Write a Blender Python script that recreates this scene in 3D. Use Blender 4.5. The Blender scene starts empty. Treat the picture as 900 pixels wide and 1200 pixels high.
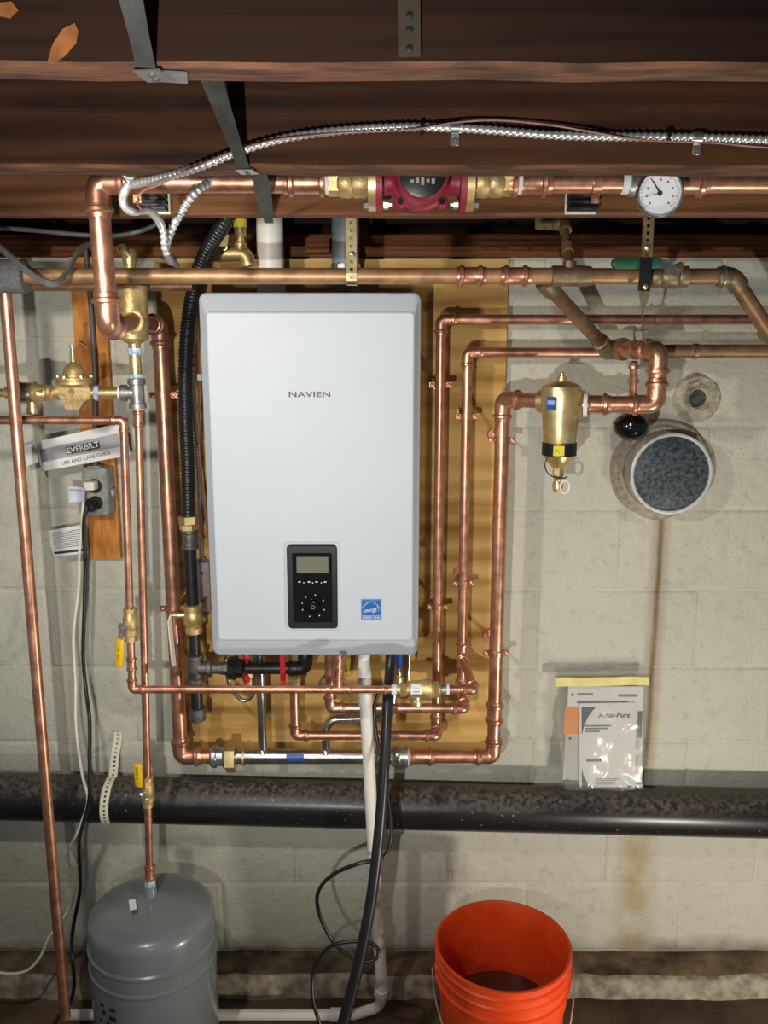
import bpy, bmesh, math, random
from mathutils import Vector as V, Matrix
random.seed(7)
S = bpy.context.scene
C = S.collection
R = math.radians
CAM_H, PITCH = 1.65, R(11.14)
# ---------------------------------------------------------------- camera
cam = bpy.data.cameras.new('camera'); cam.lens = 30.0; cam.sensor_width = 36.0; cam.clip_start = 0.02
co = bpy.data.objects.new('camera', cam); C.objects.link(co)
co.location = (0, 0, CAM_H); co.rotation_euler = (R(90) - PITCH, 0, 0)
S.camera = co
# ---------------------------------------------------------------- world: dim rest of the basement
w = bpy.data.worlds.new('world'); S.world = w; w.use_nodes = True
w.node_tree.nodes['Background'].inputs[0].default_value = (0.95, 0.97, 1.0, 1)
w.node_tree.nodes['Background'].inputs[1].default_value = 0.15
# ---------------------------------------------------------------- lamps of the basement
def lamp(name, loc, power, radius, col):
    l = bpy.data.lights.new(name, 'POINT'); l.energy = power; l.shadow_soft_size = radius; l.color = col
    o = bpy.data.objects.new(name, l); C.objects.link(o); o.location = loc
def spot(name, loc, aim, power, radius, col, size, blend):
    l = bpy.data.lights.new(name, 'SPOT'); l.energy = power; l.shadow_soft_size = radius; l.color = col; l.spot_size = R(size); l.spot_blend = blend
    o = bpy.data.objects.new(name, l); C.objects.link(o); o.location = loc
    o.rotation_euler = (V(aim) - V(loc)).to_track_quat('-Z', 'Y').to_euler()
spot('hand_lamp_light', (-0.21, 0.0, 1.33), (-0.02, 2.0, 1.60), 60, 0.012, (1.0, 0.97, 0.93), 88, 0.6)
spot('clamp_lamp_light', (-0.52, 0.80, 1.79), (-0.15, 2.0, 0.75), 27, 0.025, (1.0, 0.93, 0.83), 106, 0.35)
lamp('floor_lamp_light', (1.05, 0.85, 0.22), 37, 0.04, (1.0, 0.93, 0.80))
vs = S.view_settings
vs.view_transform = 'Standard'; vs.look = 'None'; vs.gamma = 1.0; vs.exposure = 0.0; vs.use_curve_mapping = False

# ================================================================ helpers
def W(px, py, Y):
    a = (px - 450) / 1000; b = (600 - py) / 1000
    t = Y / (math.cos(PITCH) + b * math.sin(PITCH))
    return V((a * t, Y, CAM_H + (-math.sin(PITCH) + b * math.cos(PITCH)) * t))
def ZZ(py, Y): return W(450, py, Y).z
def srgb(h):
    if isinstance(h, str):
        h = h.lstrip('#'); h = [int(h[i:i + 2], 16) / 255 for i in (0, 2, 4)]
    return tuple(c / 12.92 if c <= 0.04045 else ((c + 0.055) / 1.055) ** 2.4 for c in h)
def mat(name, col, metal=0.0, rough=0.5, var=0.12, scale=30, bump=0.0, bscale=None, col2=None,
        stretch=(1, 1, 1), coat=0.0, rvar=0.0, world=False, detail=4):
    m = bpy.data.materials.new(name); m.use_nodes = True
    nt = m.node_tree; N = nt.nodes; L = nt.links; p = N['Principled BSDF']
    c = srgb(col)
    c1 = tuple(x * (1 - var) for x in c); c2 = srgb(col2) if col2 else tuple(min(1, x * (1 + var)) for x in c)
    if world:
        tc = N.new('ShaderNodeNewGeometry'); out = tc.outputs['Position']
    else:
        tc = N.new('ShaderNodeTexCoord'); out = tc.outputs['Object']
    mp = N.new('ShaderNodeMapping'); mp.inputs['Scale'].default_value = stretch; L.new(out, mp.inputs['Vector'])
    nz = N.new('ShaderNodeTexNoise'); nz.inputs['Scale'].default_value = scale; nz.inputs['Detail'].default_value = detail
    L.new(mp.outputs[0], nz.inputs['Vector'])
    rp = N.new('ShaderNodeValToRGB'); e = rp.color_ramp.elements
    e[0].position = 0.35; e[0].color = (*c1, 1); e[1].position = 0.68; e[1].color = (*c2, 1)
    L.new(nz.outputs['Fac'], rp.inputs[0]); L.new(rp.outputs[0], p.inputs['Base Color'])
    p.inputs['Metallic'].default_value = metal; p.inputs['Roughness'].default_value = rough
    if rvar:
        mr = N.new('ShaderNodeMapRange'); mr.inputs['To Min'].default_value = max(0.03, rough - rvar); mr.inputs['To Max'].default_value = min(1, rough + rvar)
        L.new(nz.outputs['Fac'], mr.inputs['Value']); L.new(mr.outputs[0], p.inputs['Roughness'])
    if coat: p.inputs['Coat Weight'].default_value = coat
    if bump:
        n2 = N.new('ShaderNodeTexNoise'); n2.inputs['Scale'].default_value = bscale or scale * 3; n2.inputs['Detail'].default_value = 5
        L.new(mp.outputs[0], n2.inputs['Vector'])
        bp = N.new('ShaderNodeBump'); bp.inputs['Strength'].default_value = bump; bp.inputs['Distance'].default_value = 0.01
        L.new(n2.outputs['Fac'], bp.inputs['Height']); L.new(bp.outputs[0], p.inputs['Normal'])
    return m
def wood(name, dark, light, ring=14, stretch=(0.7, 9, 9), rough=0.75, knots=True, bump=0.25, patch=None):
    m = bpy.data.materials.new(name); m.use_nodes = True
    nt = m.node_tree; N = nt.nodes; L = nt.links; p = N['Principled BSDF']
    g = N.new('ShaderNodeNewGeometry'); mp = N.new('ShaderNodeMapping'); mp.inputs['Scale'].default_value = stretch
    L.new(g.outputs['Position'], mp.inputs['Vector'])
    big = N.new('ShaderNodeTexNoise'); big.inputs['Scale'].default_value = 1.6; big.inputs['Detail'].default_value = 3
    L.new(mp.outputs[0], big.inputs['Vector'])
    wv = N.new('ShaderNodeTexWave'); wv.wave_type = 'BANDS'; wv.bands_direction = 'Z'
    wv.inputs['Scale'].default_value = ring / 9; wv.inputs['Distortion'].default_value = 5.5; wv.inputs['Detail'].default_value = 3
    wv.inputs['Detail Scale'].default_value = 1.3
    L.new(mp.outputs[0], wv.inputs['Vector'])
    fine = N.new('ShaderNodeTexNoise'); fine.inputs['Scale'].default_value = 9; fine.inputs['Detail'].default_value = 6
    L.new(mp.outputs[0], fine.inputs['Vector'])
    a = N.new('ShaderNodeMath'); a.operation = 'MULTIPLY_ADD'; a.inputs[1].default_value = 0.2
    L.new(wv.outputs['Fac'], a.inputs[0]); L.new(big.outputs['Fac'], a.inputs[2])
    b = N.new('ShaderNodeMath'); b.operation = 'MULTIPLY_ADD'; b.inputs[1].default_value = 0.5
    L.new(fine.outputs['Fac'], b.inputs[0]); L.new(a.outputs[0], b.inputs[2])
    rp = N.new('ShaderNodeValToRGB'); e = rp.color_ramp.elements
    e[0].position = 0.55; e[0].color = (*srgb(dark), 1); e[1].position = 1.0; e[1].color = (*srgb(light), 1)
    L.new(b.outputs[0], rp.inputs[0])
    L.new(rp.outputs[0], p.inputs['Base Color']); p.inputs['Roughness'].default_value = rough; p.inputs['Specular IOR Level'].default_value = 0.2
    bp = N.new('ShaderNodeBump'); bp.inputs['Strength'].default_value = bump; bp.inputs['Distance'].default_value = 0.004
    L.new(b.outputs[0], bp.inputs['Height']); L.new(bp.outputs[0], p.inputs['Normal'])
    return m

def frame(axis):
    z = V(axis).normalized()
    x = z.orthogonal().normalized() if abs(z.x) > 0.9 else z.cross(V((1, 0, 0))).normalized()
    return x, z.cross(x).normalized(), z
def fillet(pts, rad, seg=7):
    pts = [V(p) for p in pts]; out = [pts[0]]
    for i in range(1, len(pts) - 1):
        a, b, c = pts[i - 1], pts[i], pts[i + 1]
        u = (a - b).normalized(); v = (c - b).normalized()
        ang = u.angle(v); d = rad / math.tan(ang / 2)
        d = min(d, (a - b).length * 0.499, (c - b).length * 0.499)
        rr = d * math.tan(ang / 2)
        p0 = b + u * d; p1 = b + v * d
        cen = b + (u + v).normalized() * (rr / math.sin(ang / 2))
        w0 = p0 - cen; w1 = p1 - cen; tot = w0.angle(w1)
        for k in range(seg + 1):
            t = k / seg
            out.append(cen + (w0 * math.sin((1 - t) * tot) + w1 * math.sin(t * tot)) / math.sin(tot))
    out.append(pts[-1]); return out
def spline(pts, n=8):
    pts = [V(p) for p in pts]; P = [pts[0] * 2 - pts[1]] + pts + [pts[-1] * 2 - pts[-2]]; out = []
    for i in range(1, len(P) - 2):
        for k in range(n):
            t = k / n; a, b, c, d = P[i - 1:i + 3]
            out.append(0.5 * ((2 * b) + (c - a) * t + (2 * a - 5 * b + 4 * c - d) * t * t + (3 * b - a - 3 * c + d) * t ** 3))
    out.append(pts[-1]); return out
def resample(pts, step):
    out = [V(pts[0])]; acc = 0.0
    for a, b in zip(pts, pts[1:]):
        a = V(a); b = V(b); l = (b - a).length; 
        if l < 1e-9: continue
        s = step - acc
        while s <= l:
            out.append(a.lerp(b, s / l)); s += step
        acc = l - (s - step)
    return out
WL = {}
class MB:
    def __init__(self): self.v = []; self.f = []
    def add(self, vs, fs):
        n = len(self.v); self.v += [V(x) for x in vs]; self.f += [tuple(i + n for i in f) for f in fs]; return self
    def loft(self, loops, cap=True, closed=False):
        m = len(loops[0]); vs = [p for l in loops for p in l]; fs = []
        for i in range(len(loops) - 1):
            for j in range(m):
                a = i * m + j; b = i * m + (j + 1) % m
                fs.append((a, b, b + m, a + m))
        if closed:
            i = len(loops) - 1
            for j in range(m): fs.append((i * m + j, i * m + (j + 1) % m, (j + 1) % m, j))
        elif cap:
            fs.append(tuple(range(m))[::-1]); fs.append(tuple(range((len(loops) - 1) * m, len(loops) * m)))
        return self.add(vs, fs)
    def tube(self, pts, r, n=14, cap=True, closed=False):
        pts = [V(p) for p in pts]; rs = r if isinstance(r, (list, tuple)) else [r] * len(pts)
        t0 = (pts[1] - pts[0]).normalized(); x, y, z = frame(t0); loops = []
        for i, p in enumerate(pts):
            if closed: t = (pts[(i + 1) % len(pts)] - pts[i - 1])
            elif i == 0: t = pts[1] - pts[0]
            elif i == len(pts) - 1: t = pts[-1] - pts[-2]
            else: t = (pts[i + 1] - p).normalized() + (p - pts[i - 1]).normalized()
            t.normalize()
            q = z.rotation_difference(t); x = q @ x; z = t; y = z.cross(x)
            loops.append([p + (x * math.cos(2 * math.pi * k / n) + y * math.sin(2 * math.pi * k / n)) * rs[i] for k in range(n)])
        return self.loft(loops, cap, closed)
    def lathe(self, o, axis, prof, n=24, sx=1.0, sy=1.0, twist=0.0):
        x, y, z = frame(axis); o = V(o)
        loops = [[o + z * h + (x * sx * math.cos(twist + 2 * math.pi * k / n) + y * sy * math.sin(twist + 2 * math.pi * k / n)) * max(r, 1e-5) for k in range(n)] for h, r in prof]
        return self.loft(loops, True)
    def ring(self, o, axis, prof, n=24):   # closed profile revolve
        x, y, z = frame(axis); o = V(o)
        loops = [[o + z * h + (x * math.cos(2 * math.pi * k / n) + y * math.sin(2 * math.pi * k / n)) * r for k in range(n)] for h, r in prof]
        return self.loft(loops, False, True)
    def box(self, c, size, rot=None, bev=0.0, seg=1):
        bm = bmesh.new(); bmesh.ops.create_cube(bm, size=1.0)
        bmesh.ops.scale(bm, vec=V(size), verts=bm.verts)
        if bev: bmesh.ops.bevel(bm, geom=bm.edges[:], offset=bev, segments=seg, affect='EDGES', profile=0.5)
        M = Matrix.Translation(V(c)) @ (rot.to_4x4() if rot else Matrix.Identity(4))
        bm.verts.index_update()
        self.add([M @ v.co for v in bm.verts], [[v.index for v in f.verts] for f in bm.faces]); bm.free(); return self
    def prism(self, poly, off):
        off = V(off); a = [V(p) for p in poly]; return self.loft([a, [p + off for p in a]])
    def sphere(self, c, r, sc=(1, 1, 1), n=14, m=9):
        c = V(c); loops = []
        for i in range(m + 1):
            t = math.pi * (i / m) if 0 < i < m else (0.02 if i == 0 else math.pi - 0.02)
            loops.append([c + V((r * sc[0] * math.sin(t) * math.cos(2 * math.pi * k / n), r * sc[1] * math.sin(t) * math.sin(2 * math.pi * k / n), r * sc[2] * math.cos(t))) for k in range(n)])
        return self.loft(loops)
    def strip(self, pts, side, width, th, hole=0.0, pitch=0.012):
        """flat metal band along pts; with square punched holes if hole > 0"""
        P = resample(pts, pitch) if hole else [V(p) for p in pts]; side = V(side).normalized()
        fr = []
        for i, p in enumerate(P):
            t = (P[min(i + 1, len(P) - 1)] - P[max(i - 1, 0)]).normalized()
            s = (side - t * side.dot(t)).normalized(); n = s.cross(t).normalized(); fr.append((p, s, n))
        if not hole:
            loops = [[p + s * width / 2 + n * th / 2, p - s * width / 2 + n * th / 2, p - s * width / 2 - n * th / 2, p + s * width / 2 - n * th / 2] for p, s, n in fr]
            return self.loft(loops)
        for (p, s, n), (q, s2, n2) in zip(fr, fr[1:]):
            c = (p + q) / 2; t = (q - p); tl = t.length; t = t / tl
            for sg in (1, -1):
                o = [p + s * width / 2, q + s2 * width / 2, q - s2 * width / 2, p - s * width / 2]
                sm = (s + s2).normalized(); h = min(hole, tl * 0.8) / 2
                i_ = [c + sm * hole / 2 - t * h, c + sm * hole / 2 + t * h, c - sm * hole / 2 + t * h, c - sm * hole / 2 - t * h]
                nn = (n + n2).normalized() * th / 2 * sg
                vs_ = [x + nn for x in o + i_]
                fs = [(k, (k + 1) % 4, (k + 1) % 4 + 4, k + 4) for k in range(4)]
                if sg < 0: fs = [f[::-1] for f in fs]
                self.add(vs_, fs)
        return self
    def sheet(self, c4, nx=8, ny=6, th=0.0012, fn=None):
        """bent sheet: corners TL, TR, BR, BL"""
        tl, tr, br, bl = [V(c) for c in c4]; nrm = (tr - tl).cross(bl - tl).normalized()
        if nrm.y > 0: nrm = -nrm
        lo = []
        for s in (0, 1):
            for j in range(ny + 1):
                for i in range(nx + 1):
                    u, v = i / nx, j / ny
                    p = (tl.lerp(tr, u)).lerp(bl.lerp(br, u), v)
                    if fn: p = p + fn(u, v)
                    lo.append(p + nrm * (th if s else 0))
        st = (nx + 1) * (ny + 1); fs = []
        for j in range(ny):
            for i in range(nx):
                a = j * (nx + 1) + i; q = (a, a + 1, a + nx + 2, a + nx + 1)
                fs.append(q[::-1]); fs.append(tuple(k + st for k in q))
        edge = [i for i in range(nx + 1)] + [j * (nx + 1) + nx for j in range(1, ny + 1)] + [ny * (nx + 1) + i for i in range(nx - 1, -1, -1)] + [j * (nx + 1) for j in range(ny - 1, 0, -1)]
        for a, b in zip(edge, edge[1:] + edge[:1]): fs.append((a, b, b + st, a + st))
        return self.add(lo, fs)
    def mk(self, name, m, parent=None, ang=38, label=None, smooth=True, kind=None, fix=True):
        lo = V((min(v.x for v in self.v), min(v.y for v in self.v), min(v.z for v in self.v)))
        hi = V((max(v.x for v in self.v), max(v.y for v in self.v), max(v.z for v in self.v)))
        c = (lo + hi) / 2
        if parent is None: c.z = lo.z
        me = bpy.data.meshes.new(name); me.from_pydata([v - c for v in self.v], [], self.f)
        if fix:
            bm = bmesh.new(); bm.from_mesh(me); bmesh.ops.recalc_face_normals(bm, faces=bm.faces); bm.to_mesh(me); bm.free()
        if smooth:
            me.polygons.foreach_set('use_smooth', [True] * len(me.polygons)); me.set_sharp_from_angle(angle=R(ang))
        me.materials.append(m)
        return link(name, me, c, parent, label, kind)
def link(name, me, c, parent=None, label=None, kind=None):
    o = bpy.data.objects.new(name, me); C.objects.link(o); o.location = c; WL[o.name] = V(c)
    if parent is not None:
        o.parent = parent; o.matrix_parent_inverse = Matrix.Translation(-WL[parent.name])
    if label: o['label'] = label
    if kind: o['kind'] = kind
    return o
def thing(name, label, cat, loc, group=None):
    o = bpy.data.objects.new(name, None); C.objects.link(o); o.empty_display_size = 0.02
    o.location = loc; WL[o.name] = V(loc); o['label'] = label; o['category'] = cat
    if group: o['group'] = group
    return o
def tag(o, label, cat, group=None):
    o['label'] = label; o['category'] = cat
    if group: o['group'] = group
    return o
def text(body, size, c, m, parent, name='lettering', sx=1.0, shear=0.0, rot=0.0, ext=0.0003, tilt=0.0, label=None, spacing=1.0, bold=0.0, yaw=0.0):
    cu = bpy.data.curves.new('t', 'FONT'); cu.body = body; cu.size = size; cu.align_x = 'CENTER'; cu.align_y = 'CENTER'
    cu.extrude = ext; cu.shear = shear; cu.space_character = spacing; cu.offset = bold; cu.resolution_u = 3
    ob = bpy.data.objects.new('t', cu); C.objects.link(ob)
    me = bpy.data.meshes.new_from_object(ob); bpy.data.objects.remove(ob); bpy.data.curves.remove(cu)
    me.transform(Matrix.Rotation(yaw, 4, 'Z') @ Matrix.Rotation(rot, 4, 'Y') @ Matrix.Rotation(R(90) + tilt, 4, 'X') @ Matrix.Diagonal((sx, 1, 1, 1)))
    me.name = name; me.materials.clear(); me.materials.append(m)
    return link(name, me, V(c), parent, label)

# ---------------------------------------------------------------- materials
copper = mat('bright_copper', '#d29b80', 0.88, 0.36, 0.2, 45, rvar=0.12)
copper_brown = mat('aged_copper', '#a5815e', 0.55, 0.45, 0.25, 28, rvar=0.12)
copper_dark = mat('oxidised_copper', '#86694a', 0.45, 0.48, 0.3, 24, rvar=0.1)
bronze = mat('tarnished_bronze', '#8d7c62', 0.8, 0.5, 0.3, 35, bump=0.1)
brass = mat('brass', '#e2cb92', 0.85, 0.36, 0.14, 40, rvar=0.08)
brass_dull = mat('cast_brass', '#cdb47e', 0.72, 0.48, 0.18, 60, bump=0.12, bscale=180)
galv = mat('galvanised_steel', '#a8aaa8', 0.85, 0.42, 0.22, 60, rvar=0.12)
zinc = mat('zinc_plated', '#c4c6c6', 0.9, 0.3, 0.15, 50)
stainless = mat('stainless_steel', '#b9b8b4', 0.95, 0.26, 0.10, 25, rvar=0.06)
iron = mat('malleable_iron', '#6c6966', 0.65, 0.5, 0.25, 70, bump=0.2, bscale=250)
black_iron = mat('black_iron_pipe', '#2d2e30', 0.4, 0.38, 0.3, 60)
black_rubber = mat('black_rubber', '#1f2022', 0.0, 0.34, 0.2, 60)
black_plastic = mat('black_plastic', '#18191b', 0.0, 0.35, 0.2, 50)
black_gloss = mat('black_gloss_plastic', '#0d0e10', 0.0, 0.12, 0.2, 50)
foam = mat('grey_foam', '#5d5f61', 0.0, 0.95, 0.3, 260, bump=0.4, bscale=400)
white_paint = mat('white_enamel', '#c0c9d2', 0.0, 0.5, 0.015, 8)
white_pvc = mat('white_pvc', '#e6e3da', 0.0, 0.42, 0.05, 30)
grey_pipe = mat('grey_pvc', '#7d868b', 0.0, 0.5, 0.1, 30)
cream = mat('cream_plastic', '#e3dfcb', 0.0, 0.45, 0.04, 30)
red_iron = mat('red_painted_iron', '#92263a', 0.0, 0.45, 0.12, 60, bump=0.08)
red_plastic = mat('red_plastic', '#c4202c', 0.0, 0.4, 0.1, 30)
yellow_pl = mat('yellow_vinyl', '#edbe18', 0.0, 0.42, 0.06, 40)
yellow_tag = mat('yellow_tag', '#e6d832', 0.0, 0.5, 0.05, 40)
green_pl = mat('green_vinyl', '#1f5a3c', 0.0, 0.5, 0.15, 40)
blue_pl = mat('blue_plastic', '#1f4fa0', 0.0, 0.4, 0.1, 40)
blue_print = mat('blue_print', '#0f5fb2', 0.0, 0.45, 0.04, 30)
tape = mat('thread_tape', '#dfe4e6', 0.0, 0.6, 0.08, 60)
tape_blue = mat('blue_thread_sealant', '#7fb2e0', 0.0, 0.6, 0.3, 90, col2='#dfe6ea')
paper = mat('paper', '#e4e4e2', 0.0, 0.6, 0.03, 20)
paper_grey = mat('grey_print', '#a3a5a6', 0.0, 0.6, 0.05, 30)
ink = mat('black_ink', '#26272b', 0.0, 0.6, 0.15, 40)
ink_grey = mat('grey_ink', '#77797d', 0.0, 0.6, 0.15, 40)
logo_ink = mat('maroon_ink', '#4a2630', 0.0, 0.5, 0.1, 40)
navy = mat('navy_print', '#3b4258', 0.0, 0.5, 0.08, 40)
orange_pr = mat('orange_print', '#ec8a2c', 0.0, 0.5, 0.05, 40)
white_pr = mat('white_print', '#eef0f2', 0.0, 0.5, 0.02, 40)
lcd = mat('lcd_screen', '#6c6f5c', 0.0, 0.25, 0.06, 30)
green_dot = mat('green_print', '#3f9a3c', 0.0, 0.5, 0.05, 40)
tank_grey = mat('grey_tank_paint', '#7f878a', 0.0, 0.28, 0.05, 14, coat=0.4)
bucket_or = mat('orange_plastic', '#f34c1a', 0.0, 0.40, 0.10, 18, col2='#f85824')
water = mat('murky_water', '#4d3129', 0.0, 0.06, 0.2, 12)
strap_steel = mat('oxidised_strap', '#50534f', 0.5, 0.48, 0.25, 40)
strap_brassy = mat('perforated_strap', '#8f8361', 0.6, 0.42, 0.2, 50)
armor = mat('armored_steel', '#d2d4d4', 0.7, 0.34, 0.1, 60)
pink_wire = mat('pink_wire', '#96706a', 0.0, 0.5, 0.1, 60)
box_metal = mat('worn_grey_box', '#8b908c', 0.3, 0.5, 0.2, 50, col2='#a3a49b', bump=0.1)
dial = mat('dial_face', '#f0f2f2', 0.0, 0.5, 0.03, 20)
duct = mat('galvanised_duct', '#2f383d', 0.25, 0.5, 0.3, 130, col2='#5b686f', rvar=0.15, detail=8)
duct_rim = mat('duct_rim', '#b9b3a6', 0.2, 0.5, 0.2, 60)
mortar = mat('rough_mortar', '#b3ab98', 0.0, 0.9, 0.2, 60, bump=0.6, bscale=120)
hole_dark = mat('dark_hole', '#4b4d4d', 0.2, 0.8, 0.5, 60)
grey_cable = mat('grey_cable', '#55575a', 0.0, 0.5, 0.15, 40)
flat_cable = mat('dark_flat_cable', '#4d4d4b', 0.0, 0.5, 0.15, 40)
joist_m = wood('joist_wood', '#120905', '#2b190e', ring=16, stretch=(0.8, 10, 10))  # joist wood comes in three tones, with shade and light painted in
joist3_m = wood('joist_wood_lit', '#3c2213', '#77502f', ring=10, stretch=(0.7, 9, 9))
joist2_m = wood('joist_wood_shaded', '#24130a', '#4d2f1b', ring=10, stretch=(0.7, 9, 9))  # second joist: darker copy of the wood, shade put into its colour
sill_m = wood('sill_wood', '#3a1d0e', '#74492a', ring=20, stretch=(0.8, 12, 12))
ply_m = wood('plywood', '#8f6229', '#d2ab66', ring=9, stretch=(0.5, 6, 5), rough=0.6)
plank_m = wood('orange_plank', '#9a5a22', '#cf8c48', ring=30, stretch=(14, 10, 1.2), rough=0.55)
under_m = mat('rough_sawn_uplit_edge', '#553522', 0, 0.85, 0.45, 60, bump=0.5, bscale=120, col2='#704a30', stretch=(0.25, 1, 1), world=True)  # rough-sawn undersides; the paler tone paints in light from below
under3_m = mat('joist_uplit_edge', '#6d4730', 0, 0.8, 0.25, 40, bump=0.3, bscale=120, col2='#87593b', stretch=(0.2, 1, 1), world=True)  # third joist underside, light from below painted into its colour
scar_m = mat('bare_wood_scar', '#8a5426', 0, 0.7, 0.3, 60, world=True)
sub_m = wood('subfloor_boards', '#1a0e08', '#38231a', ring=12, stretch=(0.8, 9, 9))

def wall_material():
    m = bpy.data.materials.new('painted_block'); m.use_nodes = True
    nt = m.node_tree; N = nt.nodes; L = nt.links; p = N['Principled BSDF']
    g = N.new('ShaderNodeNewGeometry')
    sep = N.new('ShaderNodeSeparateXYZ'); L.new(g.outputs['Position'], sep.inputs[0])
    def noise(sc, det=4, src=None):
        n = N.new('ShaderNodeTexNoise'); n.inputs['Scale'].default_value = sc; n.inputs['Detail'].default_value = det
        L.new(src or g.outputs['Position'], n.inputs['Vector']); return n.outputs['Fac']
    def mth(op, a, b=None, c=None):
        n = N.new('ShaderNodeMath'); n.operation = op
        for i, x in enumerate((a, b, c)):
            if x is None: continue
            if hasattr(x, 'is_output'): L.new(x, n.inputs[i])
            else: n.inputs[i].default_value = x
        return n.outputs[0]
    def mix(f, a, b):
        n = N.new('ShaderNodeMix'); n.data_type = 'RGBA'
        L.new(f, n.inputs[0])
        for i, x in ((6, a), (7, b)):
            if hasattr(x, 'is_output'): L.new(x, n.inputs[i])
            else: n.inputs[i].default_value = (*srgb(x), 1)
        return n.outputs[2]
    def ramp(x, lo, hi):
        n = N.new('ShaderNodeMapRange'); n.inputs['From Min'].default_value = lo; n.inputs['From Max'].default_value = hi
        n.clamp = True; L.new(x, n.inputs['Value']); return n.outputs[0]
    base = mix(ramp(noise(2.2, 5), 0.3, 0.7), '#bab9aa', '#c7c6b6')
    base = mix(mth('MULTIPLY', ramp(noise(38, 6), 0.55, 0.75), 0.35), base, '#97948a')
    base = mix(mth('MULTIPLY', ramp(noise(150, 2), 0.68, 0.72), 0.55), base, '#7b776c')   # pin holes and grit
    # rusty run-off below the wall duct: its own streak
    X, Z = sep.outputs[0], sep.outputs[2]
    wob = mth('MULTIPLY', mth('SUBTRACT', noise(6, 2), 0.5), 0.012)
    d = mth('ABSOLUTE', mth('SUBTRACT', mth('ADD', X, wob), 0.678))
    core = ramp(d, 0.011, 0.002); wide = ramp(d, 0.030, 0.014)
    zr = mth('MULTIPLY', ramp(Z, 1.245, 1.235), ramp(Z, 0.52, 0.60))
    base = mix(mth('MULTIPLY', mth('MULTIPLY', wide, zr), 0.55), base, '#a08c66')
    base = mix(mth('MULTIPLY', mth('MULTIPLY', core, zr), mth('ADD', 0.45, mth('MULTIPLY', noise(14, 4), 0.6))), base, '#5e4526')
    d2 = mth('ABSOLUTE', mth('SUBTRACT', mth('ADD', X, mth('MULTIPLY', wob, 1.6)), 0.672))
    low = mth('MULTIPLY', ramp(d2, 0.07, 0.012), ramp(Z, 0.52, 0.46))
    base = mix(mth('MULTIPLY', low, mth('MULTIPLY', ramp(noise(16, 5), 0.15, 0.6), 0.75)), base, '#a28d5c')
    # damp dirt at the foot of the wall
    foot = mth('MULTIPLY', ramp(mth('ADD', Z, mth('MULTIPLY', mth('SUBTRACT', noise(9, 5), 0.5), 0.10)), 0.085, 0.03), 0.75)
    base = mix(foot, base, '#5d5545')
    L.new(base, p.inputs['Base Color']); p.inputs['Roughness'].default_value = 0.62
    h = mth('ADD', mth('MULTIPLY', noise(24, 5), 0.8), mth('MULTIPLY', noise(130, 4), 0.35))
    h = mth('ADD', h, mth('MULTIPLY', noise(6, 3), 0.8))
    bp = N.new('ShaderNodeBump'); bp.inputs['Strength'].default_value = 0.7; bp.inputs['Distance'].default_value = 0.008
    L.new(h, bp.inputs['Height']); L.new(bp.outputs[0], p.inputs['Normal'])
    return m
wall_m = wall_material()
def floor_material(name, c1, c2, wet=0.55):
    m = mat(name, c1, 0, 0.6, 0.0, 6, bump=0.35, bscale=40, col2=c2, rvar=wet * 0.5, world=True, detail=8); return m
floor_m = floor_material('damp_floor', '#3a2b1f', '#6d5a43', 0.7)
foot_m = floor_material('stained_footing', '#6a604e', '#aaa28c', 0.4)
foot_top_m = floor_material('wet_footing_top', '#352518', '#7d6c54', 0.7)
foot_top_m.node_tree.nodes['Noise Texture'].inputs['Scale'].default_value = 13
foot_m.node_tree.nodes['Noise Texture'].inputs['Scale'].default_value = 32
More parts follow.
